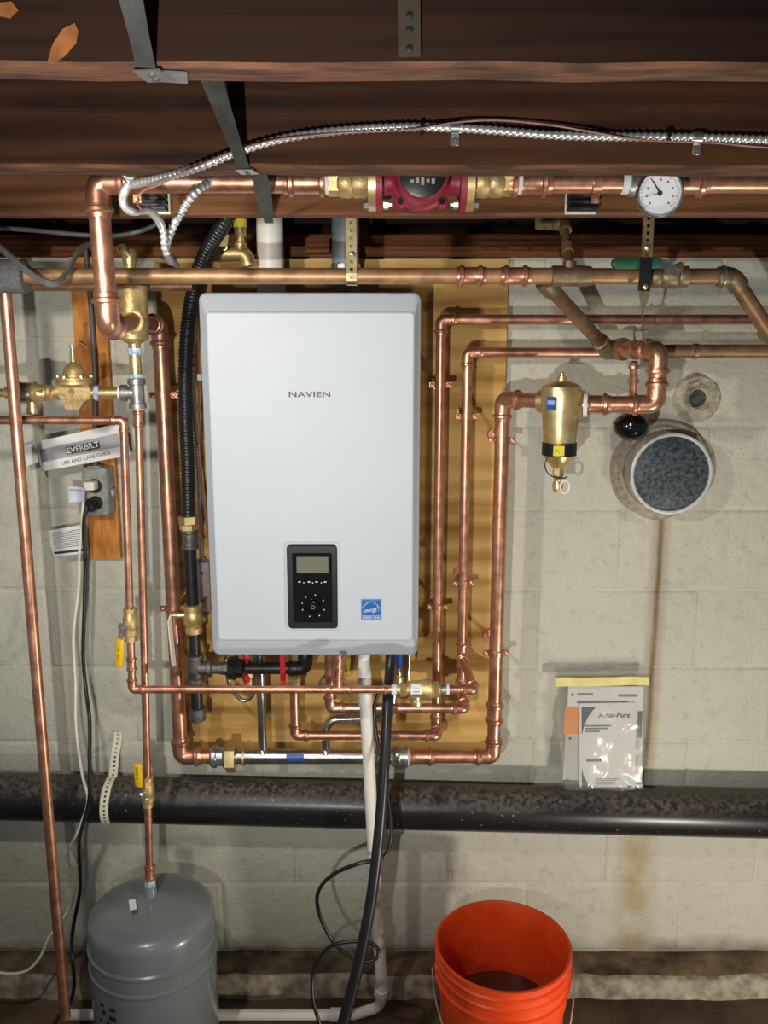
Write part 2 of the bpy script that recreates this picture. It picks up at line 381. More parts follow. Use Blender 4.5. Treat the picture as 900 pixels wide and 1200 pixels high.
def drain_material():
    m = bpy.data.materials.new('black_drain_pipe'); m.use_nodes = True
    nt = m.node_tree; N = nt.nodes; L = nt.links; p = N['Principled BSDF']
    g = N.new('ShaderNodeNewGeometry'); tc = N.new('ShaderNodeTexCoord')
    s = N.new('ShaderNodeSeparateXYZ'); L.new(tc.outputs['Object'], s.inputs[0])
    n1 = N.new('ShaderNodeTexNoise'); n1.inputs['Scale'].default_value = 85; n1.inputs['Detail'].default_value = 8; L.new(tc.outputs['Object'], n1.inputs['Vector'])
    n2 = N.new('ShaderNodeTexNoise'); n2.inputs['Scale'].default_value = 5; n2.inputs['Detail'].default_value = 4; L.new(tc.outputs['Object'], n2.inputs['Vector'])
    n3 = N.new('ShaderNodeTexNoise'); n3.inputs['Scale'].default_value = 120; n3.inputs['Detail'].default_value = 2; L.new(tc.outputs['Object'], n3.inputs['Vector'])
    def mth(op, a, b, clamp=False):
        n = N.new('ShaderNodeMath'); n.operation = op; n.use_clamp = clamp
        for i, x in enumerate((a, b)):
            if hasattr(x, 'is_output'): L.new(x, n.inputs[i])
            else: n.inputs[i].default_value = x
        return n.outputs[0]
    # settled dust lies on the upper side of the pipe
    nz = N.new('ShaderNodeSeparateXYZ'); L.new(g.outputs['Normal'], nz.inputs[0])
    up = mth('ADD', nz.outputs[2], mth('MULTIPLY', mth('SUBTRACT', n2.outputs['Fac'], 0.5), 0.7))
    mr = N.new('ShaderNodeMapRange'); mr.inputs['From Min'].default_value = 0.35; mr.inputs['From Max'].default_value = 0.85; L.new(up, mr.inputs['Value'])
    r1 = N.new('ShaderNodeMapRange'); r1.inputs['From Min'].default_value = 0.4; r1.inputs['From Max'].default_value = 0.62; L.new(n1.outputs['Fac'], r1.inputs['Value'])
    f = mth('MULTIPLY', mr.outputs[0], mth('ADD', mth('MULTIPLY', r1.outputs[0], 0.7), 0.15), True)
    fleck = N.new('ShaderNodeMapRange'); fleck.inputs['From Min'].default_value = 0.71; fleck.inputs['From Max'].default_value = 0.74; L.new(n3.outputs['Fac'], fleck.inputs['Value'])
    mx = N.new('ShaderNodeMix'); mx.data_type = 'RGBA'; L.new(f, mx.inputs[0])
    mx.inputs[6].default_value = (*srgb('#1c1c1d'), 1); mx.inputs[7].default_value = (*srgb('#6b6156'), 1)
    m2 = N.new('ShaderNodeMix'); m2.data_type = 'RGBA'; L.new(mth('MULTIPLY', fleck.outputs[0], 0.6), m2.inputs[0]); L.new(mx.outputs[2], m2.inputs[6])
    m2.inputs[7].default_value = (*srgb('#a8a294'), 1)
    L.new(m2.outputs[2], p.inputs['Base Color'])
    rr = N.new('ShaderNodeMapRange'); rr.inputs['To Min'].default_value = 0.32; rr.inputs['To Max'].default_value = 0.9; L.new(f, rr.inputs['Value']); L.new(rr.outputs[0], p.inputs['Roughness'])
    bp = N.new('ShaderNodeBump'); bp.inputs['Strength'].default_value = 0.4; bp.inputs['Distance'].default_value = 0.004
    L.new(mth('MULTIPLY', n1.outputs['Fac'], mr.outputs[0]), bp.inputs['Height']); L.new(bp.outputs[0], p.inputs['Normal'])
    return m
drain_m = drain_material()
def bag_material():
    m = bpy.data.materials.new('clear_polybag'); m.use_nodes = True
    nt = m.node_tree; N = nt.nodes; L = nt.links; p = N['Principled BSDF']
    N.remove(p); out = N['Material Output']
    t = N.new('ShaderNodeBsdfTransparent'); t.inputs[0].default_value = (0.93, 0.93, 0.92, 1)
    gl = N.new('ShaderNodeBsdfGlossy'); gl.inputs['Roughness'].default_value = 0.2
    tc = N.new('ShaderNodeTexCoord'); nz = N.new('ShaderNodeTexNoise'); nz.inputs['Scale'].default_value = 9; nz.inputs['Detail'].default_value = 1; nz.inputs['Distortion'].default_value = 2.5
    L.new(tc.outputs['Object'], nz.inputs['Vector'])
    bp = N.new('ShaderNodeBump'); bp.inputs['Strength'].default_value = 1.0; bp.inputs['Distance'].default_value = 0.004; L.new(nz.outputs['Fac'], bp.inputs['Height'])
    L.new(bp.outputs[0], gl.inputs['Normal'])
    df = N.new('ShaderNodeBsdfDiffuse'); df.inputs[0].default_value = (0.9, 0.9, 0.88, 1)
    m0 = N.new('ShaderNodeMixShader'); m0.inputs[0].default_value = 0.055
    L.new(t.outputs[0], m0.inputs[1]); L.new(df.outputs[0], m0.inputs[2])
    mx = N.new('ShaderNodeMixShader'); mx.inputs[0].default_value = 0.010
    L.new(m0.outputs[0], mx.inputs[1]); L.new(gl.outputs[0], mx.inputs[2]); L.new(mx.outputs[0], out.inputs[0])
    return m
bag_m = bag_material()
# ================================================================ plumbing helpers
def collar(mb, p, d, r, n=18):
    return mb.lathe(p, d, [(-0.35 * r, 1.09 * r), (0.35 * r, 1.10 * r), (0.55 * r, 1.13 * r), (0.68 * r, 1.36 * r), (1.0 * r, 1.38 * r), (1.15 * r, 1.14 * r), (1.55 * r, 1.10 * r), (1.6 * r, 1.0 * r)], n)
def elbow_d(a, b, c, r, k=1.75):
    ang = (V(a) - V(b)).angle(V(c) - V(b)); return k * r / math.tan(ang / 2)
def elbow(parent, a, b, c, r, m=copper, name='elbow', k=1.75, press=True):
    a, b, c = V(a), V(b), V(c); u = (a - b).normalized(); v = (c - b).normalized(); d = elbow_d(a, b, c, r, k)
    mb = MB().tube(fillet([b + u * (d + 0.3 * r), b, b + v * (d + 0.3 * r)], k * r, 10), 1.12 * r, 18)
    for q in (u, v):
        if press: collar(mb, b + q * d, q, r)
        else: mb.lathe(b + q * d, q, [(-0.3 * r, 1.12 * r), (0, 1.2 * r), (1.1 * r, 1.22 * r), (1.2 * r, 1.18 * r), (1.2 * r, r)], 18)
    return mb.mk(name, m, parent)
def run(parent, pts, r, m=copper, fm=None, press=True, k=1.75, n=18):
    pts = [V(p) for p in pts]
    for i in range(len(pts) - 1):
        a, b = pts[i], pts[i + 1]; d = (b - a).normalized()
        s = elbow_d(pts[i - 1], a, b, r, k) if i > 0 else 0
        e = elbow_d(a, b, pts[i + 2], r, k) if i + 2 < len(pts) else 0
        if (b - a).length - s - e > 0.004: MB().tube([a + d * s, b - d * e], r, n).mk('pipe', m, parent)
    for i in range(1, len(pts) - 1): elbow(parent, pts[i - 1], pts[i], pts[i + 1], r, fm or m, k=k, press=press)
def coupling(parent, p, d, r, L=2.6, m=copper, name='coupling'):
    d = V(d).normalized(); mb = MB().lathe(V(p) - d * L * r * 0.5, d, [(0, 1.1 * r), (L * r, 1.1 * r)], 18)
    collar(mb, V(p) - d * L * r * 0.5, -d, r); collar(mb, V(p) + d * L * r * 0.5, d, r); return mb.mk(name, m, parent)
def tee(parent, p, d, e, r, re=None, m=copper, press=True, name='tee'):
    p, d, e = V(p), V(d).normalized(), V(e).normalized(); re = re or r
    mb = MB().lathe(p - d * 1.6 * r, d, [(0, 1.12 * r), (3.2 * r, 1.12 * r)], 18).lathe(p, e, [(0, 1.1 * re), (1.5 * r, 1.1 * re)], 18)
    for q, rr in ((d, r), (-d, r), (e, re)):
        if press: collar(mb, p + q * 1.6 * r, q, rr)
        else: mb.lathe(p + q * 1.3 * r, q, [(0, 1.2 * rr), (1.0 * rr, 1.25 * rr), (1.05 * rr, rr)], 18)
    return mb.mk(name, m, parent)
def clamp(parent, p, axis, r, board, m=copper, side=None):
    """split-ring bell hanger with two screws, on a stem into the board"""
    p, axis = V(p), V(axis).normalized(); side = V(side) if side else axis.cross(V((0, 1, 0))).normalized()
    mb = MB().ring(p, axis, [(-0.006, r), (-0.006, r + 0.003), (0.006, r + 0.003), (0.006, r)], 18)
    for s in (1, -1):
        mb.box(p + side * s * (r + 0.007), (abs(side.x) * 0.014 + abs(side.z) * 0.012 + 0.001, 0.006, abs(side.z) * 0.014 + abs(side.x) * 0.012 + 0.001), bev=0.001)
    if board: mb.tube([p + V((0, r, 0)), V((p.x, board, p.z))], 0.005, 8).lathe(V((p.x, board - 0.004, p.z)), (0, 1, 0), [(0, 0.016), (0.004, 0.018)], 14)
    o = mb.mk('pipe_clamp', m, parent)
    for s in (1, -1):
        c = p + side * s * (r + 0.008)
        MB().lathe(c + V((0, 0.006, 0)), (0, -1, 0), [(0, 0.003), (0.008, 0.003), (0.008, 0.005), (0.011, 0.0045), (0.0125, 0.002)], 8).mk('screw', m, o)
    return o
def lathe_part(name, o, axis, prof, m, parent, n=24, label=None, ang=38): return MB().lathe(o, axis, prof, n).mk(name, m, parent, label=label, ang=ang)
def cable(name, pts, r, m, n=8, parent=None, sub=8): return MB().tube(spline([W(*p) if len(p) == 3 else p for p in pts], sub), r, n).mk(name, m, parent, ang=60)
def armored(pts, r, pitch=0.0085, n=9):
    P = resample(spline([W(*p) for p in pts], 10), pitch / 4)
    rs = [r * (1.0 + 0.17 * math.cos(i * math.pi / 2)) for i in range(len(P))]
    return MB().tube(P, rs, n)
def corrugated(pts, r, pitch=0.0075, n=16, amp=0.08):
    P = resample(spline(pts, 10), pitch / 4); return MB().tube(P, [r * (1 + amp * math.cos(i * math.pi / 2)) for i in range(len(P))], n)

# ================================================================ the setting
YW = 2.042; TOP = 1.845; FLOOR = -0.03; JB = 1.87
wall = MB().box((0, YW + 0.1, (TOP + FLOOR) / 2), (5.0, 0.197, TOP - FLOOR)).mk('wall_back', wall_m, smooth=False); wall['kind'] = 'structure'
def block_mesh(w, h):
    b = 0.004; f = []
    o = [(-w / 2, 0.003, -h / 2), (w / 2, 0.003, -h / 2), (w / 2, 0.003, h / 2), (-w / 2, 0.003, h / 2)]
    i_ = [(x * (1 - 2 * b / w), -0.0006, z * (1 - 2 * b / h)) for x, y, z in o]
    k_ = [(x * (1 - 5 * b / w), -0.0012, z * (1 - 5 * b / h)) for x, y, z in o]
    me = bpy.data.meshes.new('block'); 
    fs = []
    for s in (0, 4):
        for k in range(4): fs.append((s + k, s + (k + 1) % 4, s + (k + 1) % 4 + 4, s + k + 4))
    fs.append((8, 9, 10, 11)); me.from_pydata(o + i_ + k_, [], fs); me.materials.append(wall_m)
    me.polygons.foreach_set('use_smooth', [True] * len(me.polygons))
    return me
bfull = block_mesh(0.4044, 0.2014)
zc = 0.036; row = 0
while zc < TOP - 0.02:
    h = min(0.203, TOP - zc)
    x0 = 0.582 + (0.0 if row % 2 else 0.203) - 0.203
    for k in range(-6, 6):
        xc = x0 + 0.4064 * k
        if abs(xc) > 2.3: continue
        me = bfull if h > 0.2 else block_mesh(0.4034, h - 0.003)
        o = link('block', me, V((xc, YW + random.uniform(-0.0008, 0.0008), zc + h / 2)), wall)
        o.rotation_euler = (random.uniform(-.002, .002), 0, random.uniform(-.002, .002))
    zc += 0.203; row += 1
o = MB().box((0, 1.5, FLOOR - 0.05), (5.0, 4.0, 0.1)).mk('floor', floor_m, smooth=False); o['kind'] = 'structure'
# footing ledge, rough front edge
mb = MB(); loops = []
for i in range(101):
    x = -2.4 + i * 0.048; j = random.uniform(-0.006, 0.006); k = random.uniform(-0.004, 0.004)
    loops.append([V((x, YW + 0.002, FLOOR)), V((x, YW + 0.002, 0.034 + k)), V((x, 1.962 + j, 0.028 + k)), V((x, 1.950 + j, 0.018 + k)), V((x, 1.942 + j, FLOOR))])
o = mb.loft(loops).mk('trim_1', foot_m, ang=60); o['kind'] = 'structure'
o.data.materials.append(foot_top_m)
for f in o.data.polygons:
    if f.normal.z > 0.85: f.material_index = 1
# ceiling with joists
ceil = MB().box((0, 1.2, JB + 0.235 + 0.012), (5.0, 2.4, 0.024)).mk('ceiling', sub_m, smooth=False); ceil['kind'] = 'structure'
def joist(Y, th, m, slope=0.0, h=0.235, bot=JB, edge=None):
    mb = MB(); loops = []
    for i in range(61):
        x = -2.4 + i * 0.08; j = random.uniform(-0.0012, 0.0012); y = Y + slope * x
        z0 = bot + j
        loops.append([V((x, y, z0 + 0.004)), V((x, y, bot + h)), V((x, y + th, bot + h)), V((x, y + th, z0 + 0.002)), V((x, y + th - 0.003, z0)), V((x, y + 0.004, z0))])
    o = mb.loft(loops).mk('joist', m, ceil, ang=25)
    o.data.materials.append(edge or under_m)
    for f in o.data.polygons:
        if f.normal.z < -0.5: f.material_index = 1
    return o
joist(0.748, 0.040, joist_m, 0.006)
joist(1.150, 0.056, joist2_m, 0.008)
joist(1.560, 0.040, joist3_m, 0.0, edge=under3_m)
for pts in ([(56, 73), (62, 52), (74, 34), (88, 27), (92, 36), (90, 50), (76, 66), (62, 76)], [(-8, 4), (14, 2), (22, 12), (12, 22), (-4, 18)]):
    MB().prism([W(px, py, 0.7455) for px, py in pts], (0, -0.0008, 0)).mk('bare_scar', scar_m, ceil, smooth=False)
o = MB().box((0, 2.115, 1.872), (5.0, 0.14, 0.052), bev=0.002).mk('trim_2', sill_m); o['kind'] = 'structure'
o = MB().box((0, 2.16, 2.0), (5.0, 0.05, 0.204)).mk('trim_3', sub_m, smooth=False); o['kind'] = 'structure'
# diagonal steel bridging straps between joists
def bridging(x0, ya, za, x1, yb, zb, label, foot=True):
    t = thing('bridging_strap', label, 'strap', (x1, yb, zb), 'diagonal steel bridging straps')
    a = V((x0, ya, za)); b = V((x1, yb - 0.002, zb)); d = (b - a).normalized(); loops = []
    for k in range(13):
        u = k / 12; tw = R(62 * (1 - u) ** 1.6); w_ = 0.0105 * (0.75 + 0.45 * math.sin(math.pi * min(1, u * 1.1)))
        s = (V((1, 0, 0)) - d * d.x).normalized(); n = s.cross(d); q = s * math.cos(tw) + n * math.sin(tw); m_ = q.cross(d)
        c = a.lerp(b, u); loops.append([c + q * w_ + m_ * .0007, c - q * w_ + m_ * .0007, c - q * w_ - m_ * .0007, c + q * w_ - m_ * .0007])
    MB().loft(loops).mk('band', strap_steel, t, ang=30)
    if foot:
        f = MB().strip([b + V((0, 0, -0.002)), b + V((0.004, 0.030, -0.002))], (1, 0, 0), 0.023, 0.0014).mk('foot_tab', zinc, t, smooth=False)
        for k in (0.010, 0.022): MB().lathe(b + V((0.002, k, -0.0025)), (0, 0, -1), [(0, 0.003), (0.0015, 0.003)], 8).mk('nail', iron, f)
    return t
bridging(-0.165, 0.42, 2.08, -0.192, 0.747, JB - 0.001, 'steel bridging strap nailed under the front joist at top left')
bridging(-0.215, 0.80, 2.06, -0.178, 1.148, JB - 0.001, 'steel bridging strap nailed under the second joist beside the armored cable')
bridging(-0.172, 1.215, 1.895, -0.200, 1.557, 1.857, 'steel bridging strap ending above the white vent pipe', foot=False)
p = W(480, 66, 0.742)
t = thing('nailed_strap', 'flat steel strap nailed upright on the front joist face', 'strap', p)
MB().strip([V((p.x, 0.7435, p.z)), V((p.x - .001, 0.7435, p.z + 0.06)), V((p.x - .003, 0.7435, 2.07))], (1, 0, 0.18), 0.018, 0.0012).mk('band', mat('brown_strap', '#4b4234', 0.4, 0.5), t, smooth=False)
for py in (18, 35, 57): MB().lathe(W(480, py, 0.7432), (0, -1, 0), [(0, 0.0032), (0.001, 0.0028), (0.0016, 0.001)], 8).mk('nail', black_iron, t)
# small steel plate beside first foot tab
q = W(203, 97, 0.765)
tag(MB().box((q.x, 0.768, JB - 0.0016), (0.022, 0.030, 0.0012), Matrix.Rotation(R(12), 3, 'Z')).mk('nail_plate', zinc, smooth=False), 'little steel nail plate under the front joist, right of the strap foot', 'plate')

# plywood backing board
BY = 2.017
x0 = W(183, 345, BY).x; x1 = W(594, 400, BY).x; z1 = ZZ(303, BY); z0 = ZZ(880, BY)
tag(MB().box(((x0 + x1) / 2, BY + 0.010, (z0 + z1) / 2), (x1 - x0, 0.019, z1 - z0), bev=0.001).mk('plywood_board', ply_m), 'tan plywood backing board on the wall behind the white boiler', 'board')
# orange plank behind the outlet
PX0 = W(87, 400, 2.02).x; PX1 = W(126, 400, 2.02).x
pk = tag(MB().box(((PX0 + PX1) / 2, 2.0295, (ZZ(655, 2.02) + TOP) / 2), (PX1 - PX0, 0.019, TOP - ZZ(655, 2.02)), bev=0.001).mk('wall_plank', plank_m), 'orange wooden plank on the wall behind the outlet box', 'board')

# ================================================================ black drain pipe
DA, DB = W(-90, 931, 1.968), W(1000, 957, 1.968)
dr = thing('drain_pipe', 'thick dusty black drain pipe along the foot of the wall', 'pipe', DA.lerp(DB, .5) - V((0, 0, .057)))
MB().tube([DA.lerp(DB, k / 40) for k in range(41)], 0.0575, 40).mk('pipe', drain_m, dr)
def drain_at(px):
    k = (px + 90) / 1090; return DA.lerp(DB, k)
# perforated strap round the drain pipe
c = drain_at(128); pts = []
for k in range(0, 15):
    a = R(-70 + k * 12); pts.append(c + V((0, -math.cos(a) * 0.0595, math.sin(a) * 0.0595)) + V((0.002 * k * .3, 0, 0)))
pts = [p for p in pts if p.y < 2.03]
e = W(138, 857, 2.034); pts += [V((e.x - 0.004, 2.02, e.z - 0.05)), V((e.x, 2.033, e.z - 0.02)), V((e.x, 2.036, e.z))]
ps = MB().strip(spline(pts, 6), (1, 0, 0), 0.021, 0.0012, hole=0.0055, pitch=0.0115).mk('pipe_strap', cream, smooth=False, fix=False)
tag(ps, 'white perforated strap looped over the black drain pipe', 'strap')

# ================================================================ boiler
BF = 1.742
def rr(x0, x1, z0, z1, r, Y, seg=6):
    pts = []
    for cx, cz, a0 in ((x1 - r, z1 - r, 0), (x0 + r, z1 - r, 90), (x0 + r, z0 + r, 180), (x1 - r, z0 + r, 270)):
        for k in range(seg + 1):
            a = R(a0 + 90 * k / seg); pts.append(V((cx + r * math.cos(a), Y, cz + r * math.sin(a))))
    return pts
bx0, bx1 = W(232.5, 352, BF + .024).x, W(493.5, 352, BF + .024).x
bz0, bz1 = ZZ(768.5, BF + .022), ZZ(342.5, BF + .024)
ix0, ix1 = W(242, 370, BF).x, W(484.5, 370, BF).x
iz0, iz1 = ZZ(749.5, BF), ZZ(367, BF)
t = thing('wall_boiler', 'white wall-hung boiler with black control panel on plywood', 'boiler', ((bx0 + bx1) / 2, 1.88, bz0))
MB().loft([rr(bx0 + .004, bx1 - .004, bz0 + .004, bz1 - .004, .012, y) for y in (BF + .055, BY - .002)]).mk('casing', white_paint, t)
cover = MB().loft([rr(bx0, bx1, bz0, bz1, .016, BF + .060), rr(bx0, bx1, bz0, bz1, .016, BF + .030), rr(bx0 + .0012, bx1 - .0012, bz0 + .0015, bz1 - .0015, .015, BF + .0255),
    rr(bx0 + .004, bx1 - .004, bz0 + .005, bz1 - .005, .013, BF + .022),
    rr(ix0 - .003, ix1 + .003, iz0 - .003, iz1 + .003, .008, BF + .0035), rr(ix0 - .001, ix1 + .001, iz0 - .001, iz1 + .001, .007, BF + .0008), rr(ix0 + .001, ix1 - .001, iz0 + .001, iz1 - .001, .006, BF)]).mk('front_cover', white_paint, t, ang=6)
def F(px, py): return W(px, py, BF)
def rect(x0, y0, x1, y1, Y=BF):
    a = W(x0, y0, Y); b = W(x1, y1, Y); return a.x, b.x, b.z, a.z
def plate(parent, name, m, px, r, y0, y1, bev=0.0008, label=None):
    X0, X1, Z0, Z1 = rect(*px)
    return MB().loft([rr(X0, X1, Z0, Z1, r, y0), rr(X0, X1, Z0, Z1, r, y1 + bev), rr(X0 + bev, X1 - bev, Z0 + bev, Z1 - bev, max(r - bev, .0004), y1)]).mk(name, m, parent, label=label)
plate(t, 'panel_surround', white_paint, (332.5, 634.5, 399.5, 739), .011, BF + .0006, BF - .0022, .0018)
cp = plate(t, 'control_panel', black_plastic, (336, 638, 396, 735.5), .008, BF - .0018, BF - .0075, .002, 'black control panel with small display')
plate(cp, 'fascia', black_gloss, (342.7, 647, 390, 728), .002, BF - .0072, BF - .0084)
plate(cp, 'display', lcd, (347.8, 651.5, 385.2, 670.5), .0006, BF - .0082, BF - .0089, .0003, 'grey-green display')
for k, px in enumerate((351, 356, 362, 366.5, 371, 376.5, 381)):
    MB().box(W(px, 683 if k % 2 else 682, BF - .0088), (.0052 if k % 2 == 0 else .002, .0006, .0022), bev=.0002).mk('button_mark', white_pr, cp)
kc = W(367.3, 710, BF - .008)
MB().lathe(kc, (0, -1, 0), [(0, .0225), (.0015, .0225), (.003, .021), (.003, .0155), (.006, .015), (.009, .0135), (.010, .011), (.0096, .006), (.0096, .0)], 32).mk('knob', black_gloss, cp)
MB().ring(kc, (0, -1, 0), [(.0094, .003), (.0094, .0042), (.0104, .0042), (.0104, .003)], 16).mk('knob_mark', ink_grey, cp)
for a in (200, 250, 300, 340, 30, 80, 130, 165):
    MB().box(kc + V((.0245 * math.cos(R(a)), -.0006, .0245 * math.sin(R(a)))), (.002, .0008, .002)).mk('dial_dot', white_pr, cp)
lw = (F(387, 462).x - F(338.5, 462).x)
o = text('NAVIEN', .0158, F(362.8, 462.5), logo_ink, t, sx=1.0, bold=.0002, spacing=1.04)
sx = lw / o.dimensions.x if o.dimensions.x else 1
o.data.transform(Matrix.Diagonal((lw / max(1e-6, (max(v.co.x for v in o.data.vertices) - min(v.co.x for v in o.data.vertices))), 1, 1, 1)))
st = plate(t, 'efficiency_sticker', blue_print, (423, 702, 447, 726.3), .0005, BF, BF - .0006, .0001, 'blue square energy efficiency sticker')
X0, X1, Z0, Z1 = rect(423, 702, 447, 726.3); sw = X1 - X0
def starc(fr, y=BF - .0008): return V((X0 + fr[0] * sw, y, Z0 + fr[1] * (Z1 - Z0)))
MB().tube([starc((.08 + .84 * k / 14, .55 + .33 * math.sin(math.pi * (.04 + .94 * k / 14)))) for k in range(15)], .0006, 5).mk('white_arc', white_pr, st)
MB().tube([starc(q) for q in ((.03, .03), (.97, .03), (.97, .97), (.03, .97))], .0004, 4, closed=True).mk('white_border', white_pr, st)
MB().tube([starc((.03, .2)), starc((.97, .2))], .0004, 4).mk('white_line', white_pr, st)
text('energy', .0125, starc((.42, .47)), white_pr, st, shear=.35, sx=.85, rot=R(-8))
pts = []
for k in range(10):
    a = R(90 + 36 * k); rad = (.006 if k % 2 == 0 else .0028); cc = starc((.8, .52)); pts.append(cc + V((rad * math.cos(a), 0, rad * math.sin(a))))
MB().tube(pts, .00035, 4, closed=True).mk('star_outline', white_pr, st)
text('ENERGY STAR', .0062, starc((.5, .11)), white_pr, st, sx=.95, bold=.00008)
BX = t

# vent pipes over the boiler
p = W(317, 300, 1.90)
v1 = thing('vent_pipe', 'white plastic vent pipe rising from the boiler top', 'pipe', (p.x, 1.90, bz1))
MB().lathe((p.x, 1.90, bz1 - .002), (0, 0, 1), [(0, .031), (.03, .031), (.03, .0285), (.34, .0285)], 28).mk('pipe', white_pvc, v1)
p = W(405, 300, 1.92)
v2 = thing('vent_pipe', 'grey plastic vent pipe rising behind the hanger strap', 'pipe', (p.x, 1.92, bz1))
MB().lathe((p.x, 1.92, bz1 - .002), (0, 0, 1), [(0, .0295), (.34, .0295)], 28).mk('pipe', grey_pipe, v2)
MB().ring((p.x, 1.92, ZZ(312, 1.90)), (0, 0, 1), [(-.006, .029), (-.006, .032), (.006, .032), (.006, .029)], 28).mk('hose_clamp', zinc, v2)
MB().box((p.x - .008, 1.886, ZZ(312, 1.89)), (.016, .008, .012), bev=.001).mk('clamp_screw_housing', zinc, v2)
# ================================================================ copper loop at the ceiling with the red circulator
TY = 1.45; TZ = ZZ(213.5, TY); r114 = 0.0175
def TX(px): return W(px, 213, TY).x
lx = TX(113.5)
SEP = V((W(155, 360, 1.74).x, 1.74, ZZ(372, 1.74)))
t = thing('copper_pipe', 'thick copper pipe from the red pump down to the brass air separator', 'pipe', (lx, TY, 1.66))
low = V((lx + .004, TY + .002, ZZ(384, TY)))
run(t, [(TX(372), TY, TZ), (lx, TY, TZ), low, SEP + V((.006, -.036, -.008))], r114, k=1.55)
c_ = V((TX(364), TY, TZ)); collar(MB(), c_, (-1, 0, 0), r114); coupling(t, c_ + V((-.006, 0, 0)), (1, 0, 0), r114, 1.2)
t = thing('copper_pipe', 'copper pipe right of the red pump reaching the dial gauge tee', 'pipe', (TX(670), TY, TZ - .0175))
MB().tube([(TX(606), TY, TZ), (TX(734), TY, TZ)], r114, 20).mk('pipe', copper, t)
coupling(t, (TX(620), TY, TZ), (1, 0, 0), r114, 1.0)
MB().lathe((TX(728), TY, TZ), (1, 0, 0), [(0, r114 * 1.05), (.012, r114 * 1.08), (.012, r114)], 20).mk('sealing_tape', tape, t)
t = thing('copper_pipe', 'copper pipe running out of the picture right of the dial gauge', 'pipe', (TX(860), TY, TZ - .0175))
MB().tube([(TX(795), TY, TZ), (TX(1020), TY, TZ)], r114, 20).mk('pipe', copper, t)
coupling(t, (TX(806), TY, TZ), (1, 0, 0), r114, 0.6)
# rubber pads + split clamps on joist
for px, lab in ((178, 'ribbed black rubber pad with copper clamp on the joist near the cable loop'), (683, 'ribbed black rubber pad with copper clamp on the joist left of the gauge')):
    x = W(px, 232, 1.54).x; zc = ZZ(226, 1.54)
    t = thing('pipe_support', lab, 'pipe support', (x, 1.55, zc - .03), 'rubber pipe supports on the joist')
    MB().box((x, 1.555, zc), (.055, .008, .066), bev=.001).mk('backing', cream, t)
    mb = MB()
    for k in range(6): mb.box((x, 1.540, zc - .026 + k * .0105), (.050, .026, .006), bev=.001)
    mb.box((x, 1.545, zc), (.050, .014, .060)); mb.mk('ribbed_pad', black_rubber, t)
    MB().ring((x, TY, TZ), (1, 0, 0), [(-.007, r114), (-.007, r114 + .003), (.007, r114 + .003), (.007, r114)], 20).tube([(x, TY + r114, TZ), (x, 1.53, TZ)], .006, 8).box((x, TY, TZ - r114 - .008), (.014, .006, .014), bev=.001).mk('clamp', copper, t)
    MB().lathe((x, TY - .001, TZ - r114 - .010), (0, -1, 0), [(0, .003), (.004, .005), (.007, .003)], 8).mk('screw', brass, t)
# circulator pump
pc = V((TX(493), TY, TZ)); fo = .066
t = thing('circulator_pump', 'red cast iron circulator pump between two brass flanged valves', 'pump', pc - V((0, 0, .05)))
MB().lathe(pc + V((0, .045, 0)), (0, -1, 0), [(0, .02), (.006, .038), (.02, .044), (.05, .044), (.058, .040)], 32).lathe(pc + V((-fo, 0, 0)), (1, 0, 0), [(0, .022), (.03, .019), (fo, .024), (2 * fo - .03, .019), (2 * fo, .022)], 20).mk('volute', red_iron, t)
mb = MB().lathe(pc + V((0, -.012, 0)), (0, -1, 0), [(0, .047), (.010, .047), (.014, .042), (.046, .042), (.056, .038), (.060, .034)], 32)
for k in range(4):
    a = R(45 + 90 * k); mb.lathe(pc + V((.047 * math.cos(a), -.006, .047 * math.sin(a))), (0, -1, 0), [(0, .010), (.016, .010), (.019, .007)], 12)
mo = mb.mk('motor_housing', red_iron, t)
for k in range(4):
    a = R(45 + 90 * k); MB().lathe(pc + V((.047 * math.cos(a), -.024, .047 * math.sin(a))), (0, -1, 0), [(0, .0055), (.003, .0055), (.003, .003), (.0012, .002)], 8).mk('bolt', black_plastic, mo)
fp = MB().lathe(pc + V((0, -.071, 0)), (0, -1, 0), [(0, .0355), (.004, .0355), (.005, .033)], 32).mk('face_label', black_plastic, t, label='black round label on the motor face')
mb = MB()
for k in range(5): mb.box(pc + V((-.016 + .008 * k, -.0763, -.012 + .001 * (k % 2))), (.005, .0006, .005 + .003 * (k % 3)))
mb.mk('label_print', paper_grey, fp)
for s in (-1, 1):
    fl = MB().lathe(pc + V((s * (fo - .004), 0, 0)), (s, 0, 0), [(0, .026), (.0, .046), (.010, .046), (.010, .02)], 28).mk('flange', red_iron, t)
    for zz in (-1, 1):
        b = pc + V((s * (fo - .006), -.012, zz * .036)); MB().lathe(b, (-s, 0, 0), [(0, .0075), (.008, .0075), (.008, .004), (.013, .004)], 6).mk('bolt', zinc, fl)
